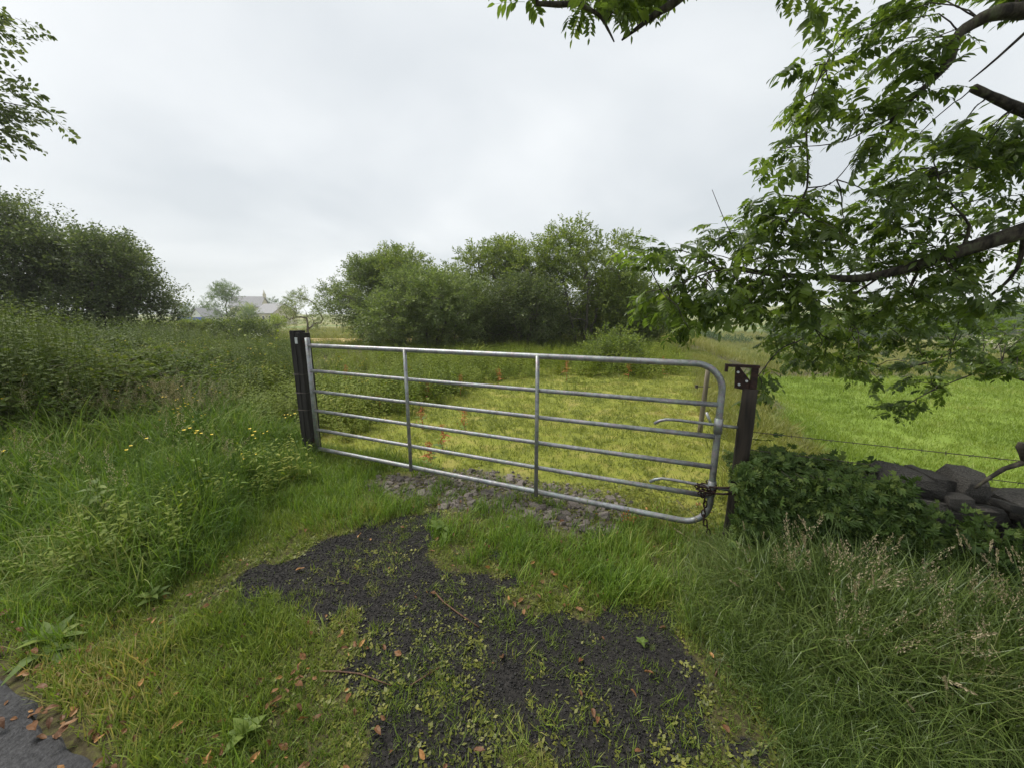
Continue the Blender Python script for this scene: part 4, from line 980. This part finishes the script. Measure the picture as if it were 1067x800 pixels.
for lab, pl, r in (('thin reddish twig lying on the gravel below the grass tuft', [(452, 617), (462, 628), (478, 640), (499, 654)], .005),
                   ('long thin twig at the left edge of the gravel', [(333, 700), (352, 700), (375, 703), (392, 710), (408, 716)], .0042),
                   ('short dark twig on the gravel right of the long one', [(428, 716), (440, 708), (458, 697)], .004),
                   ('curved brown stem on the ground at the foot of the tall grass', [(745, 705), (752, 690), (780, 715), (788, 730)], .0035)):
    P = [G(u, v) for u, v in pl]; P = [p + ZV * (tz(p[0], p[1]) + .008) for p in P]
    o = empty('twig', tuple(P[0]), lab, 'twig', 'twigs on the ground'); mb = MB(); mb.tube(P, [r * (1 - .12 * i) for i in range(len(P))], 6); part(o, 'stem', mb, M['twig'], True)
    mb = MB(); a = P[1]; mb.tube([a, a + (P[2] - P[1]) * .3 + np.array([.02, .02, .006])], [r * .6, r * .3], 5); part(o, 'side_shoot', mb, M['twig'], True)

# ------------------------------------------------------------------ trees
SPR = {}
for key, mat, L, n, a, b in (('willow', 'willow', .5, 26, .12, .046), ('sallow', 'sallow', .45, 26, .115, .06), ('alder', 'alder', .62, 26, .095, .055), ('birch', 'birch', .7, 26, .11, .08),
                             ('lime', 'lime', .6, 26, .12, .09), ('hawthorn', 'hawthorn', .8, 30, .16, .12), ('blossom', 'blossom', .6, 26, .12, .10)):
    SPR[key] = [spray(key + '_spray', M[mat], L, n, a, b) for _ in range(5)]
def tree(name, label, cat, base, H, Wd, kind, ns, group, stems=3, low=.12, seed=0, bark='bark_grey', lumps=11, skel=110, sscale=1.0, top=1.0, r0=.09, flat=1.0):
    H = max(H, 1.2); rs = np.random.default_rng(seed + 500); base = np.array(base, float); base[2] = tz(base[0], base[1])
    root = empty(name, tuple(base), label, cat, group)
    LU = [(np.array([0, 0, H * (.5 + low / 2)]), np.array([Wd * .38, Wd * .38 * flat, H * (.5 - low / 2) * .86]))]
    for k in range(lumps):
        a = rs.uniform(0, 6.28) if k else 0; zz = rs.uniform(low + .05, .97); prof = math.sin(math.pi * min(1, max(.12, (zz - low * .3) / (1.06 - low * .3)) ** .8))
        r = Wd * .5 * prof * rs.uniform(.55, .95); q = Wd * rs.uniform(.11, .2)
        LU.append((np.array([math.cos(a) * r, math.sin(a) * r * flat, min(zz * H, H - q * 1.15 - .25)]), np.array([q, q, q * rs.uniform(.8, 1.25)])))
    LU[0] = (np.array([0, 0, H * .49]), np.array([Wd * .42, Wd * .42 * flat, H * .45]))
    wts = np.array([np.prod(r) ** .72 for c, r in LU]); wts[0] *= .4; wts /= wts.sum()
    def sample(n, lo=.5):
        w = rs.choice(len(LU), n, p=wts); d = rs.normal(size=(n, 3)); d /= np.linalg.norm(d, axis=1, keepdims=True)
        rad = rs.uniform(lo ** 2, 1, n) ** .5
        C = np.array([LU[i][0] for i in w]); RR = np.array([LU[i][1] for i in w])
        return C + d * RR * rad[:, None], d
    # skeleton: stems, then every branch end grows from the nearest earlier point
    nodes = []; par = []; 
    for k in range(stems):
        a = 6.28 * k / stems + rs.uniform(0, 1); sp = Wd * (.02 if stems == 1 else .04)
        p = np.array([math.cos(a) * sp, math.sin(a) * sp, -.1]); nodes.append(p); par.append(-1)
        out = np.array([math.cos(a), math.sin(a), 0]) * Wd * (.0 if stems == 1 else .05)
        for j in range(5):
            p = p + out * rs.uniform(.6, 1.2) * .55 + np.array([rs.normal(0, .03), rs.normal(0, .03), H * .11]); nodes.append(p); par.append(len(nodes) - 2)
    tips, _ = sample(skel, .4); tips = tips[np.argsort(np.linalg.norm(tips - np.array([0, 0, H * .2]), axis=1))]
    for p in tips:
        A = np.array(nodes); dv = p - A; cost = np.linalg.norm(dv, axis=1) + np.where(dv[:, 2] < 0, 1.2 * -dv[:, 2], 0); cost[[i for i, q in enumerate(par) if q < 0]] += 5
        j = int(np.argmin(cost)); mid = (A[j] + p) / 2 + np.array([rs.normal(0, .06), rs.normal(0, .06), .08])
        nodes.append(mid); par.append(j); nodes.append(p); par.append(len(nodes) - 2)
    use = np.zeros(len(nodes))
    for i in range(len(nodes)): 
        ch_ = True
    w = np.ones(len(nodes)) * .15
    for i in range(len(nodes) - 1, -1, -1):
        if par[i] >= 0: w[par[i]] += w[i]
    wr = np.sqrt(w); wr = wr / wr.max() * r0
    mb = MB()
    for i in range(len(nodes)):
        if par[i] < 0: mb.tube([(0, 0, -.2), (nodes[i][0] * .5, nodes[i][1] * .5, -.12), tuple(nodes[i] + np.array([0, 0, .06]))], [wr[i] * 1.2, wr[i] * 1.1, wr[i]], 5)
        if par[i] >= 0: mb.tube([nodes[par[i]], nodes[i]], [max(.005, min(wr[par[i]], wr[i] * 1.5)), max(.004, wr[i])], 5 if wr[i] > .02 else 3, cap=False)
    mb.build('trunk', M[bark], root, True)
    P, d = sample(ns, .45); keepz = P[:, 2] > low * H * .35; P, d = P[keepz], d[keepz]
    dirs = d * .9 + rs.normal(0, .5, d.shape) + np.array([0, 0, .25])
    scatter('crown', P, along(dirs), rs.uniform(.6, 1.15, len(P)) * sscale, SPR[kind], root, kind='stuff')
    return root
def at_base(u, Y): return (ray(u, 330)[0] / ray(u, 330)[1] * Y, Y, 0)
def top_h(u, v, Y, zb=0): return W(u, v, Y)[2]
GT_ = 'bushy trees beyond the paddock'
for nm, lab, u, v, Y, wpx, kind, ns, stems, low, sd in (
    ('willow_tree', 'grey green wispy willow at the left end of the thicket', 384, 262, 19.5, 80, 'willow', 1900, 5, .08, 1),
    ('willow_tree', 'yellowish green rounded bush behind the left of the thicket', 412, 250, 21, 92, 'sallow', 2200, 4, .1, 2),
    ('willow_tree', 'broad grey green bush bulging forward in the thicket', 447, 270, 17, 118, 'willow', 2800, 5, .05, 3),
    ('sallow_tree', 'tree with a pointed leafy top in the middle of the thicket', 514, 238, 20.5, 92, 'sallow', 2300, 3, .1, 4),
    ('alder_tree', 'darker low tree before the pointed one in the thicket', 545, 284, 17.5, 88, 'alder', 2200, 4, .05, 5),
    ('sallow_tree', 'tall rounded tree with pale bare stems at the right of the thicket', 607, 229, 18.5, 132, 'sallow', 3000, 7, .2, 6),
    ('sallow_tree', 'lower bush at the right end of the thicket behind the ash leaves', 660, 294, 18, 66, 'sallow', 1700, 4, .05, 7),
    ('sallow_tree', 'leafy bush low between the rounded tree and the ash leaves', 642, 280, 20, 66, 'sallow', 1900, 4, .05, 9),
    ('alder_tree', 'dark low bush under the stems of the rounded tree', 575, 300, 21, 100, 'alder', 1700, 4, .03, 10),
    ('willow_tree', 'low bush filling the back of the thicket', 486, 275, 23, 130, 'willow', 2000, 4, .05, 8)):
    H = top_h(u, v, Y) ; tree(nm, lab, 'tree', at_base(u, Y), H, wpx * 1.06 * Y / F, kind, ns, GT_, stems, low, sd, r0=.085 if stems > 3 else .11, lumps=20)
GL = 'dark trees above the brambles on the left'
for lab, u, v, Y, wpx, sd, ns in (('tall dark tree at the left edge above the brambles', -8, 204, 13, 155, 11, 3000), ('dark rounded tree in the middle of the left clump', 62, 212, 14.5, 132, 12, 3000),
                          ('dark spreading tree at the right end of the left clump', 118, 246, 14, 92, 13, 2400), ('dark tree behind the left clump at the frame edge', -90, 215, 14, 150, 14, 1800)):
    tree('alder_tree', lab, 'tree', at_base(u, Y), top_h(u, v, Y), wpx * Y / F * .95, 'alder', int(ns * .72), GL, 3, .06, sd, 'bark', 22, r0=.12)
GF = 'far trees by the houses'
for nm, lab, u, v, Y, wpx, kind, ns, sd in (
    ('birch_tree', 'pale slender birch in front of the distant house', 236, 293, 60, 40, 'birch', 620, 21), ('far_tree', 'small yellow green tree before the house wall', 257, 316, 90, 16, 'lime', 220, 22),
    ('far_tree', 'grey green tree covering the right end of the house', 262, 317, 70, 14, 'birch', 260, 23), ('willow_tree', 'thin hazy willow left of the thicket', 318, 300, 34, 46, 'willow', 520, 24),
    ('far_tree', 'round far tree behind the low grey roof', 205, 316, 120, 32, 'hawthorn', 260, 25), ('far_tree', 'dark far tree right of the distant house', 285, 311, 140, 34, 'hawthorn', 260, 26),
    ('far_tree', 'small yellowish bush right below the house gable', 288, 328, 50, 26, 'lime', 260, 27), ('far_tree', 'hazy tree on the skyline at the left of the far group', 180, 314, 150, 30, 'hawthorn', 220, 28)):
    tree(nm, lab, 'tree', at_base(u, Y), top_h(u, v, Y) - tz(*at_base(u, Y)[:2]), wpx * Y / F, kind, ns, GF, 1, .1, sd, lumps=9, skel=40, sscale=(Y / 40) ** .5, r0=.12)
# shrub and hedge left of the post
def bush(name, lab, u, v, Y, wpx, kind, ns, sd, flat=1.0, cat='bush', group=None, sscale=.8):
    b = at_base(u, Y); return tree(name, lab, cat, b, top_h(u, v, Y) - tz(b[0], b[1]), wpx * Y / F, kind, ns, group, 3, .02, sd, 'bark', 9, 40, sscale, r0=.04, flat=flat)
bush('hawthorn_bush', 'dark rounded bush left of the left gate post', 252, 336, 14, 62, 'alder', 650, 31, sscale=.7)
bush('hawthorn_bush', 'green mound of foliage behind the right upright of the gate', 640, 360, 11.5, 75, 'sallow', 700, 32, sscale=.6)
hd = empty('hedge', tuple(at_base(225, 27)), 'long flat topped hedge in front of the distant houses', 'hedge')
hx = rng.uniform(-30, -17.8, 2400); hy = 27 + .12 * (hx + 15) + rng.normal(0, .35, 2400); hzt = terrain(hx, hy)
hz = hzt + rng.uniform(.1, 1, 2400) ** .5 * (1.0 + .12 * vnoise(hx, hy, .8, 5) - hzt)
scatter('foliage', np.stack([hx, hy, hz], 1) - np.array(hd.location), along(rng.normal(0, 1, (2400, 3)) + np.array([0, -.6, .3])), rng.uniform(.6, 1, 2400), SPR['sallow'], hd, kind='stuff')
mb = MB()
for k in range(24):
    x_ = -29.7 + .5 * k; y_ = 27 + .12 * (x_ + 15); z_ = tz(x_, y_); mb.tube([(x_, y_, z_ - .1), (x_ + .1, y_, z_ + .9)], [.03, .015], 4)
part(hd, 'stems', mb, M['bark_grey'], kind='stuff')
# far woods on the right
GW = 'dark woodland trees beyond the pasture'
wood = [(835, 330, 72, 50), (872, 322, 78, 54), (905, 325, 70, 50), (940, 319, 82, 60), (975, 324, 74, 54), (1010, 317, 86, 64), (1045, 321, 76, 58), (1078, 317, 80, 64)]
for i, (u, v, Y, wpx) in enumerate(wood):
    b = at_base(u, Y); tree('woodland_tree', f'{("first", "second", "third", "fourth", "fifth", "sixth", "seventh", "eighth")[i]} dark hazy tree from the left in the woodland beyond the pasture', 'tree', b, top_h(u, v, Y) - tz(b[0], b[1]), wpx * Y / F * 1.15, 'hawthorn', 800, GW, 1, .02, 60 + i, lumps=9, skel=40, sscale=1.3, r0=.14)
for i, (u, v, Y, wpx, kind, lab) in enumerate(((1045, 350, 44, 46, 'blossom', 'hawthorn bush in pale blossom at the far right of the pasture'), (765, 351, 62, 36, 'hawthorn', 'grey green bush in the rough field beyond the right post'),
        (735, 353, 58, 30, 'hawthorn', 'small bush left of the other in the rough field'), (790, 338, 130, 30, 'hawthorn', 'far hazy tree above the rough field'), (812, 352, 66, 40, 'hawthorn', 'bush in the rough field under the ash leaves'))):
    bush('field_bush', lab, u, v, Y, wpx, kind, 320, 80 + i, group='bushes in the far fields', sscale=1.0)

# ------------------------------------------------------------------ far buildings
M['render'] = solid_mat('render', (.50, .46, .36), (.60, .55, .43), 2, .9, bump=0)
M['slate'] = solid_mat('slate', (.17, .17, .18), (.23, .23, .24), 3, .7, bump=.2)
M['pane'] = solid_mat('pane', (.03, .035, .04), (.05, .055, .06), 3, .15, bump=0)
M['white'] = solid_mat('white', (.72, .72, .70), (.8, .8, .78), 3, .6, bump=0)
M['blue'] = solid_mat('blue', (.04, .09, .42), (.06, .13, .5), 3, .5, bump=0)
def house(name, label, cx, cy, zb, L, D, eave, ridge, rz, wallm, nwin, chim=True, finial=False):
    o = empty(name, (cx, cy, zb), label, 'house', rotz=rz)
    hl, hd_ = L / 2, D / 2; mb = MB()
    mb.poly([(-hl, -hd_, -1), (hl, -hd_, -1), (hl, hd_, -1), (-hl, hd_, -1), (-hl, -hd_, eave), (hl, -hd_, eave), (hl, hd_, eave), (-hl, hd_, eave), (-hl, 0, ridge - .1), (hl, 0, ridge - .1)],
            [(0, 1, 5, 4), (2, 3, 7, 6), (1, 2, 6, 9, 5), (3, 0, 4, 8, 7)]); mb.build('wall', wallm, o)
    mb = MB(); e = .35; sl = (ridge - eave) / hd_
    for sg in (-1, 1):
        a = [(-hl - e, sg * (hd_ + e), eave - sl * e), (hl + e, sg * (hd_ + e), eave - sl * e), (hl + e, 0, ridge), (-hl - e, 0, ridge)]
        mb.poly(a + [(p[0], p[1], p[2] + .14) for p in a], [(0, 1, 2, 3), (4, 7, 6, 5), (0, 4, 5, 1), (1, 5, 6, 2), (3, 2, 6, 7), (0, 3, 7, 4)])
    rf_ = mb.build('roof', M['slate'], o)
    if chim:
        mb = MB(); mb.box((-hl + .8, 0, ridge + .5), (.4, .4, .8)); mb.build('chimney', wallm, rf_)
    if finial:
        mb = MB(); mb.box((hl + .2, 0, ridge + .3), (.35, .35, .7)); mb.tube([(hl + .2, 0, ridge + .9), (hl + .2, 0, ridge + 2.2)], [.3, .03], 6); mb.build('finial', wallm, rf_)
    for k in range(nwin):
        x_ = -hl + L * (k + .5) / nwin; mb = MB(); mb.box((x_, -hd_ - .02, eave * .55), (.55, .05, .75)); w_ = mb.build('window', M['white'], o)
        mb = MB(); mb.box((x_, -hd_ - .075, eave * .55), (.44, .012, .64)); mb.build('pane', M['pane'], w_)
    return o
def zg(u, Y): b = at_base(u, Y); return b[0], b[1], tz(b[0], b[1])
x_, y_, z_ = zg(257, 120); zr = top_h(257, 309.5, 120) - z_
house('distant_house', 'large cream house with slate roof and pointed gable in the far distance', x_ + 1.5, y_, z_, 8.5, 7, zr - 3.0, zr, R(12), M['render'], 4, False, True)
x_, y_, z_ = zg(287, 112); zr = top_h(287, 317, 112) - z_
house('distant_house', 'lower cream wing with slate roof right of the large far house', x_, y_, z_, 9, 7, zr - 2.6, zr, R(-25), M['render'], 3, False)
x_, y_, z_ = zg(216, 105); zr = top_h(216, 322, 105) - z_
house('distant_house', 'low building with pale grey roof left of the far birch', x_, y_, z_, 5, 5, zr - 2.0, zr, R(70), M['white'], 2, False)
x_, y_, z_ = zg(748, 190); zr = top_h(748, 334, 190) - z_
house('distant_house', 'small far farmhouse beyond the fields above the right post', x_, y_, z_, 12, 7, zr - 2, zr, R(10), M['white'], 3)
x_, y_, z_ = zg(199, 95); zt = top_h(199, 331, 95)
o = empty('hoarding', (x_, y_, z_), 'long blue boarding along the far field edge', 'hoarding')
for k in range(4):
    mb = MB(); mb.box((x_ - 2.7 + 1.75 * k, y_, (zt + z_) / 2 + .5), (.84, .05, (zt - z_) / 2 - .45)); part(o, 'board', mb, M['blue'])
for k in range(5):
    mb = MB(); mb.tube([(x_ - 3.6 + 1.75 * k, y_ + .1, z_ - .3), (x_ - 3.6 + 1.75 * k, y_ + .1, zt)], .06, 5); part(o, 'post', mb, M['wood_grey'])
x_, y_, z_ = zg(187, 100); o = empty('lamp_post', (x_, y_, z_), 'slim grey pole standing by the far blue boarding', 'pole')
mb = MB(); mb.tube([(x_, y_, z_ - .3), (x_, y_, top_h(187, 318, 100))], [.14, .10], 6); part(o, 'pole', mb, M['plate'])
mb = MB(); mb.box((x_ + .3, y_, top_h(187, 318, 100)), (.45, .12, .07)); part(o, 'lamp_head', mb, M['plate'])

# ------------------------------------------------------------------ the ash tree overhead and on the right
ash = empty('ash_tree', (5.1, 2.2, -.3), 'overhanging ash tree with feathery leaves filling the upper right', 'tree')
T0 = np.array([5.1, 2.2, -.3])
FR = [frond_mesh('leaf', M['ash_leaf'], random.uniform(.2, .3), random.choice((4, 4, 5, 5)), random.uniform(.3, 1.0)) for _ in range(12)]
FRS = [src(m) for m in FR]
SK = []                                            # skeleton points: (position, radius)
def limb(pts, r_0, r_1, name='limb', sides=8, sk=True):
    pts = [np.array(p, float) for p in pts]; out = []
    for i in range(len(pts) - 1):                  # smooth the run of the limb
        p0 = pts[max(i - 1, 0)]; p1 = pts[i]; p2 = pts[i + 1]; p3 = pts[min(i + 2, len(pts) - 1)]
        for k in (0, .33, .66):
            out.append(.5 * ((2 * p1) + (-p0 + p2) * k + (2 * p0 - 5 * p1 + 4 * p2 - p3) * k * k + (-p0 + 3 * p1 - 3 * p2 + p3) * k ** 3))
    out.append(pts[-1]); n = len(out); rad = [r_0 + (r_1 - r_0) * i / (n - 1) for i in range(n)]
    rad = [r * random.uniform(.92, 1.1) for r in rad]
    mb = MB(); mb.tube(out, rad, sides); part(ash, name, mb, M['bark'], True)
    if sk: SK.extend([(p, r) for p, r in zip(out, rad)])
limb([(5.1, 2.2, -.4), (5.08, 2.2, .3), (5.12, 2.2, 1.5), (5.05, 2.15, 2.6), (5.1, 2.1, 4.0), (5.0, 2.0, 5.2), (4.9, 1.9, 6.6)], .27, .10, 'trunk', 12, False)
limb([(5.05, 2.2, 2.25), W(1250, 195, 2.45), W(1150, 215, 2.5), W(1067, 241, 2.6), W(1000, 262, 2.75), W(955, 277, 2.85), W(900, 290, 2.95), W(850, 289, 3.05), W(800, 285, 3.1), W(762, 277, 3.15)], .075, .008)
limb([(5.05, 2.1, 3.6), W(1200, -25, 2.5), W(1120, 5, 2.5), W(1067, 11, 2.5), W(1037, 14, 2.5), W(1014, 25, 2.55), W(995, 40, 2.55), W(990, 62, 2.6), W(970, 85, 2.6), W(948, 105, 2.65), W(930, 123, 2.7), W(923, 146, 2.7)], .055, .006)
limb([(5.0, 2.15, 2.9), W(1180, 130, 2.6), W(1110, 130, 2.65), W(1067, 116, 2.7), W(1040, 104, 2.7), W(1014, 92, 2.7)], .045, .022)
limb([W(800, 286, 3.1), W(806, 262, 3.0), W(820, 232, 2.9), W(841, 196, 2.85), W(840, 134, 2.8), W(847, 98, 2.75), W(863, 62, 2.7)], .010, .003, 'branch', 6)
limb([W(930, 123, 2.7), W(905, 135, 2.75), W(883, 146, 2.75), W(854, 152, 2.8), W(805, 154, 2.85)], .006, .002, 'branch', 5)
limb([W(841, 196, 2.85), W(865, 192, 2.8), W(883, 174, 2.75), W(897, 152, 2.75)], .005, .002, 'branch', 5)
limb([W(790, 285, 3.1), W(782, 265, 3.0), W(763, 247, 2.95), W(742, 198, 2.9)], .005, .002, 'branch', 5, False)
limb([W(850, 290, 3.05), W(800, 287, 2.9), W(755, 281, 2.8), W(715, 293, 2.7), W(690, 305, 2.65)], .011, .003, 'branch', 6)
limb([W(930, 280, 2.9), W(900, 300, 3.1), W(868, 322, 3.1), W(839, 352, 3.0), W(813, 364, 2.9), W(790, 392, 2.8)], .010, .003, 'branch', 6)
limb([W(1000, 262, 2.75), W(1010, 235, 2.7), W(985, 205, 2.7), W(975, 175, 2.75)], .012, .003, 'branch', 6)
limb([(5.08, 2.25, 1.2), W(1200, 420, 3.0), W(1120, 405, 3.3), W(1067, 394, 3.5), W(1034, 383, 3.6), W(1003, 375, 3.7), W(965, 378, 3.8), W(930, 385, 3.9), W(880, 372, 4.0)], .045, .004)
limb([W(1034, 383, 3.6), W(1000, 395, 3.5), W(965, 410, 3.4), W(935, 428, 3.4)], .007, .003, 'branch', 5)
limb([W(960, 276, 2.85), W(940, 310, 3.0), W(900, 335, 3.2), W(880, 350, 3.3)], .012, .003, 'branch', 6)
limb([W(1067, 241, 2.6), W(1060, 280, 2.7), W(1030, 310, 2.8), W(990, 330, 3.0)], .016, .004, 'branch', 6)
limb([W(1100, 5, 2.5), W(1040, 60, 2.6), W(1010, 85, 2.75)], .01, .004, 'branch', 6, True)
# limbs passing over the lane, above the picture
limb([(5.05, 2.05, 4.4), (3.6, 2.1, 5.0), (2.2, 2.15, 4.75), W(790, -95, 2.5), W(745, -40, 2.6), W(706, 0, 2.75), W(685, 14, 2.8), W(665, 29, 2.85), W(648, 42, 2.85)], .065, .006)
limb([(2.2, 2.15, 4.75), (1.1, 2.2, 4.7), W(560, -25, 2.7), W(603, 4, 2.75), W(624, 16, 2.8), W(633, 30, 2.8), W(640, 44, 2.8)], .026, .004)
limb([(5.0, 2.0, 5.0), (3.4, 1.2, 5.8), (1.6, .6, 6.1), (-.3, .3, 6.2), (-1.8, .2, 6.0)], .08, .02)
limb([(4.95, 1.95, 5.6), (4.0, 2.8, 6.5), (3.2, 3.4, 7.2)], .07, .02)
limb([(5.0, 1.9, 4.2), (4.0, .6, 4.9), (2.6, -.5, 5.4), (1.0, -1.2, 5.6)], .07, .02)
SKP = np.array([p for p, r in SK])
# leafy shoots: where the photograph shows foliage
areas = [  # polygon, number of shoots, depth range
    ([(828, -30), (822, 40), (838, 72), (905, 70), (950, 40), (960, -30)], 11, 2.5, 2.9),
    ([(815, 95), (820, 145), (885, 150), (905, 110), (870, 85)], 6, 2.6, 2.95),
    ([(895, 55), (905, 125), (960, 130), (975, 60), (930, 40)], 7, 2.55, 2.9),
    ([(770, 168), (772, 250), (862, 262), (870, 200), (830, 168), (800, 175)], 13, 2.7, 3.1),
    ([(672, 250), (640, 300), (690, 345), (775, 330), (800, 250), (730, 240)], 24, 2.5, 3.0),
    ([(780, 255), (780, 330), (1000, 335), (1067, 310), (1090, 250), (900, 215)], 58, 2.5, 3.2),
    ([(900, 135), (920, 215), (1090, 235), (1090, 110), (1010, 150)], 20, 2.5, 3.0),
    ([(1000, -30), (1030, 10), (1110, 80), (1110, -30)], 6, 2.4, 2.8),
    ([(1030, 100), (1020, 175), (1100, 190), (1100, 80)], 6, 2.5, 2.9),
    ([(680, 315), (695, 362), (740, 350), (760, 320)], 5, 2.5, 2.8),
    ([(800, 330), (800, 372), (900, 392), (1090, 372), (1090, 325)], 54, 3.0, 4.0),
    ([(825, 375), (835, 398), (890, 398), (890, 372)], 4, 3.0, 3.6),
    ([(905, 395), (912, 432), (965, 425), (985, 395)], 6, 3.2, 3.6),
    ([(1000, 355), (1010, 392), (1090, 400), (1090, 350)], 6, 3.1, 3.6),
    ([(783, 385), (785, 410), (805, 415), (812, 395)], 2, 2.65, 2.8),
    ([(595, -30), (590, 0), (640, 28), (690, 5), (700, -30)], 6, 2.7, 2.95),
    ([(515, -45), (518, -14), (580, -10), (650, 12), (715, -12), (720, -45)], 14, 2.7, 3.1)]
leafset = []
for poly, n, d0, d1 in areas:
    P2 = np.array(poly, float); got = []; tries = 0
    while len(got) < n and tries < 4000:
        tries += 1
        u, v = random.uniform(P2[:, 0].min(), P2[:, 0].max()), random.uniform(P2[:, 1].min(), P2[:, 1].max())
        if polysd(np.array([u]), np.array([v]), [tuple(q) for q in poly])[0] < 0: continue
        if got and min((u - a) ** 2 + (v - b) ** 2 for a, b in got) < 13 ** 2 * max(.25, 1 - tries / 1500): continue
        got.append((u, v))
    for u, v in got:
        c = W(u, v, random.uniform(d0, d1 + .25)); dv = SKP - c; j = int(random.choice(list(np.argsort(np.linalg.norm(dv, axis=1) + np.where(dv[:, 2] < -.15, .4, 0))[:3])))
        a = SKP[j]; ln = np.linalg.norm(c - a); m_ = (a + c) / 2 + np.array([random.gauss(0, .08), random.gauss(0, .08), .10]) * ln
        jt = lambda q: np.array([random.gauss(0, q), random.gauss(0, q), random.gauss(0, q)])
        mb = MB(); mb.tube([a, a * .72 + m_ * .28 + jt(.006) + ZV * .004, (a + m_) / 2 + jt(.008) + ZV * .006, m_, m_ * .6 + c * .4 + jt(.006), m_ * .25 + c * .75 + jt(.006), c], [.0045, .004, .0037, .0034, .003, .0025, .002], 5); part(ash, 'twig', mb, M['bark'], True)
        ax = c - m_; ax = ax / (np.linalg.norm(ax) + 1e-6)
        small = .8 if d0 >= 3.0 else 1.0
        for q_ in range(random.choice((10, 11, 12)) + (3 if small < 1 else 0)):
            k = random.random() ** .6; p = m_ * (1 - k) + c * k + np.array(rdir()) * random.uniform(0, .12)
            d = ax * random.uniform(.1, .9) + np.array(rdir(-.6, .35)) * random.uniform(.6, 1.1)
            leafset.append((p, d, random.uniform(.55, .88) * small))
# nearest leaves as parts, the rest and the crown overhead as foliage
dist = [np.linalg.norm(p - np.array([0, 0, CAM_H])) / s_ for p, d, s_ in leafset]
order = np.argsort(dist); big = order[:300]; rest = order[300:]
for i in big:
    p, d, s_ = leafset[i]; r = along(np.array([d]))[0]
    link('leaf', FR[random.randrange(12)], ash, loc=tuple(p - T0), rot=tuple(r), scale=(s_,) * 3)
P = [leafset[i][0] for i in rest]; D = [leafset[i][1] for i in rest]; S = [leafset[i][2] for i in rest]
mbt = MB(); n = 0
while n < 130:
    c = np.array([random.uniform(-2.5, 6.5), random.uniform(-3.0, 4.2), random.uniform(3.9, 7.6)])
    e = ((c[0] - 2.6) / 4.6) ** 2 + ((c[1] - .9) / 3.8) ** 2 + ((c[2] - 5.4) / 2.2) ** 2
    if e > 1: continue
    u, v = project(c)
    if not np.isnan(u[0]) and -60 < u[0] < 1130 and v[0] > -75: continue
    n += 1; j = int(np.argmin(np.linalg.norm(SKP - c, axis=1))); a = SKP[j]; m_ = (a + c) / 2 + np.array([0, 0, .08]); mbt.tube([a, m_, c], [.009, .006, .003], 4, cap=False)
    for q_ in range(9):
        k = random.random() ** .5; P.append(m_ * (1 - k) + c * k + np.array(rdir()) * .06); D.append((c - m_) * .6 + np.array(rdir(-.7, .3))); S.append(random.uniform(.9, 1.35))
part(ash, 'twigs', mbt, M['bark'], True, kind='stuff')
scatter('foliage', np.array(P) - T0, along(np.array(D)), np.array(S), FRS, ash, kind='stuff')

# tree whose outer shoots reach in at the upper left
lt = empty('lime_tree', (-11.2, 5.4, 0.2), 'tree whose leafy shoots reach into the upper left corner', 'tree'); L0 = np.array(lt.location)
SM = [spray('lime_spray', M['alder'], .42, 22, .085, .05, False) for _ in range(5)]
mb = MB(); mb.tube([(-11.2, 5.4, 0), (-11.2, 5.4, 2.5), (-11.0, 5.5, 5.0), (-10.9, 5.5, 8.0), (-10.8, 5.5, 10)], [.25, .22, .18, .1, .03], 9); part(lt, 'trunk', mb, M['bark'], True)
P = []; D = []
for pts in ([(-11.0, 5.5, 4.6), (-9.6, 5.7, 5.3), W(-60, 95, 6.0), W(-5, 105, 6.0), W(30, 112, 6.0)], [(-11.0, 5.5, 4.2), (-9.4, 5.8, 4.8), W(-50, 120, 6.0), W(10, 138, 6.0)], [(-10.9, 5.5, 6), (-9.8, 5.7, 6.6), W(-70, 25, 6), W(-8, 20, 6.0)],
            [(-10.9, 5.5, 7), (-10, 5.0, 8), (-9.2, 4.6, 8.4)], [(-10.9, 5.5, 6.2), (-11, 6.8, 7.2), (-11.2, 7.8, 7.6)], [(-10.9, 5.5, 5.2), (-11.4, 4.2, 5.9), (-11.7, 3.2, 6.2)]):
    pts = [np.array(p, float) for p in pts]; mb = MB(); mb.tube(pts, [.06, .03, .014, .008, .005][:len(pts)], 6); part(lt, 'limb', mb, M['bark'], True)
    for k in range(60):
        i = random.choice(range(1, len(pts) - 1)); f = random.random(); p = pts[i] * (1 - f) + pts[i + 1] * f; d = (pts[i + 1] - pts[i]); d = d / np.linalg.norm(d)
        P.append(p + np.array(rdir()) * random.uniform(.05, .38)); D.append(d * .7 + np.array(rdir(-.7, .5)))
P = np.array(P); u, v = project(P); ok = ~((u > 58) & (u < 700)); scatter('crown', P[ok] - L0, along(np.array(D)[ok]), rng.uniform(.6, 1.1, int(ok.sum())), SM, lt, kind='stuff')

# ------------------------------------------------------------------ haze in the damp air
HZ = MB(); HZ.box((0, 345, 10.5), (520, 415, 14.5))
m, n, l = new_mat('haze'); out = n.new('ShaderNodeOutputMaterial'); pv = n.new('ShaderNodeVolumePrincipled')
pv.inputs['Color'].default_value = (.95, .97, 1, 1); pv.inputs['Density'].default_value = .0007; pv.inputs['Anisotropy'].default_value = .2
l.new(pv.outputs[0], out.inputs['Volume'])
HZ.build('haze', m, label='pale damp haze over the far fields', cat='haze', kind='stuff')
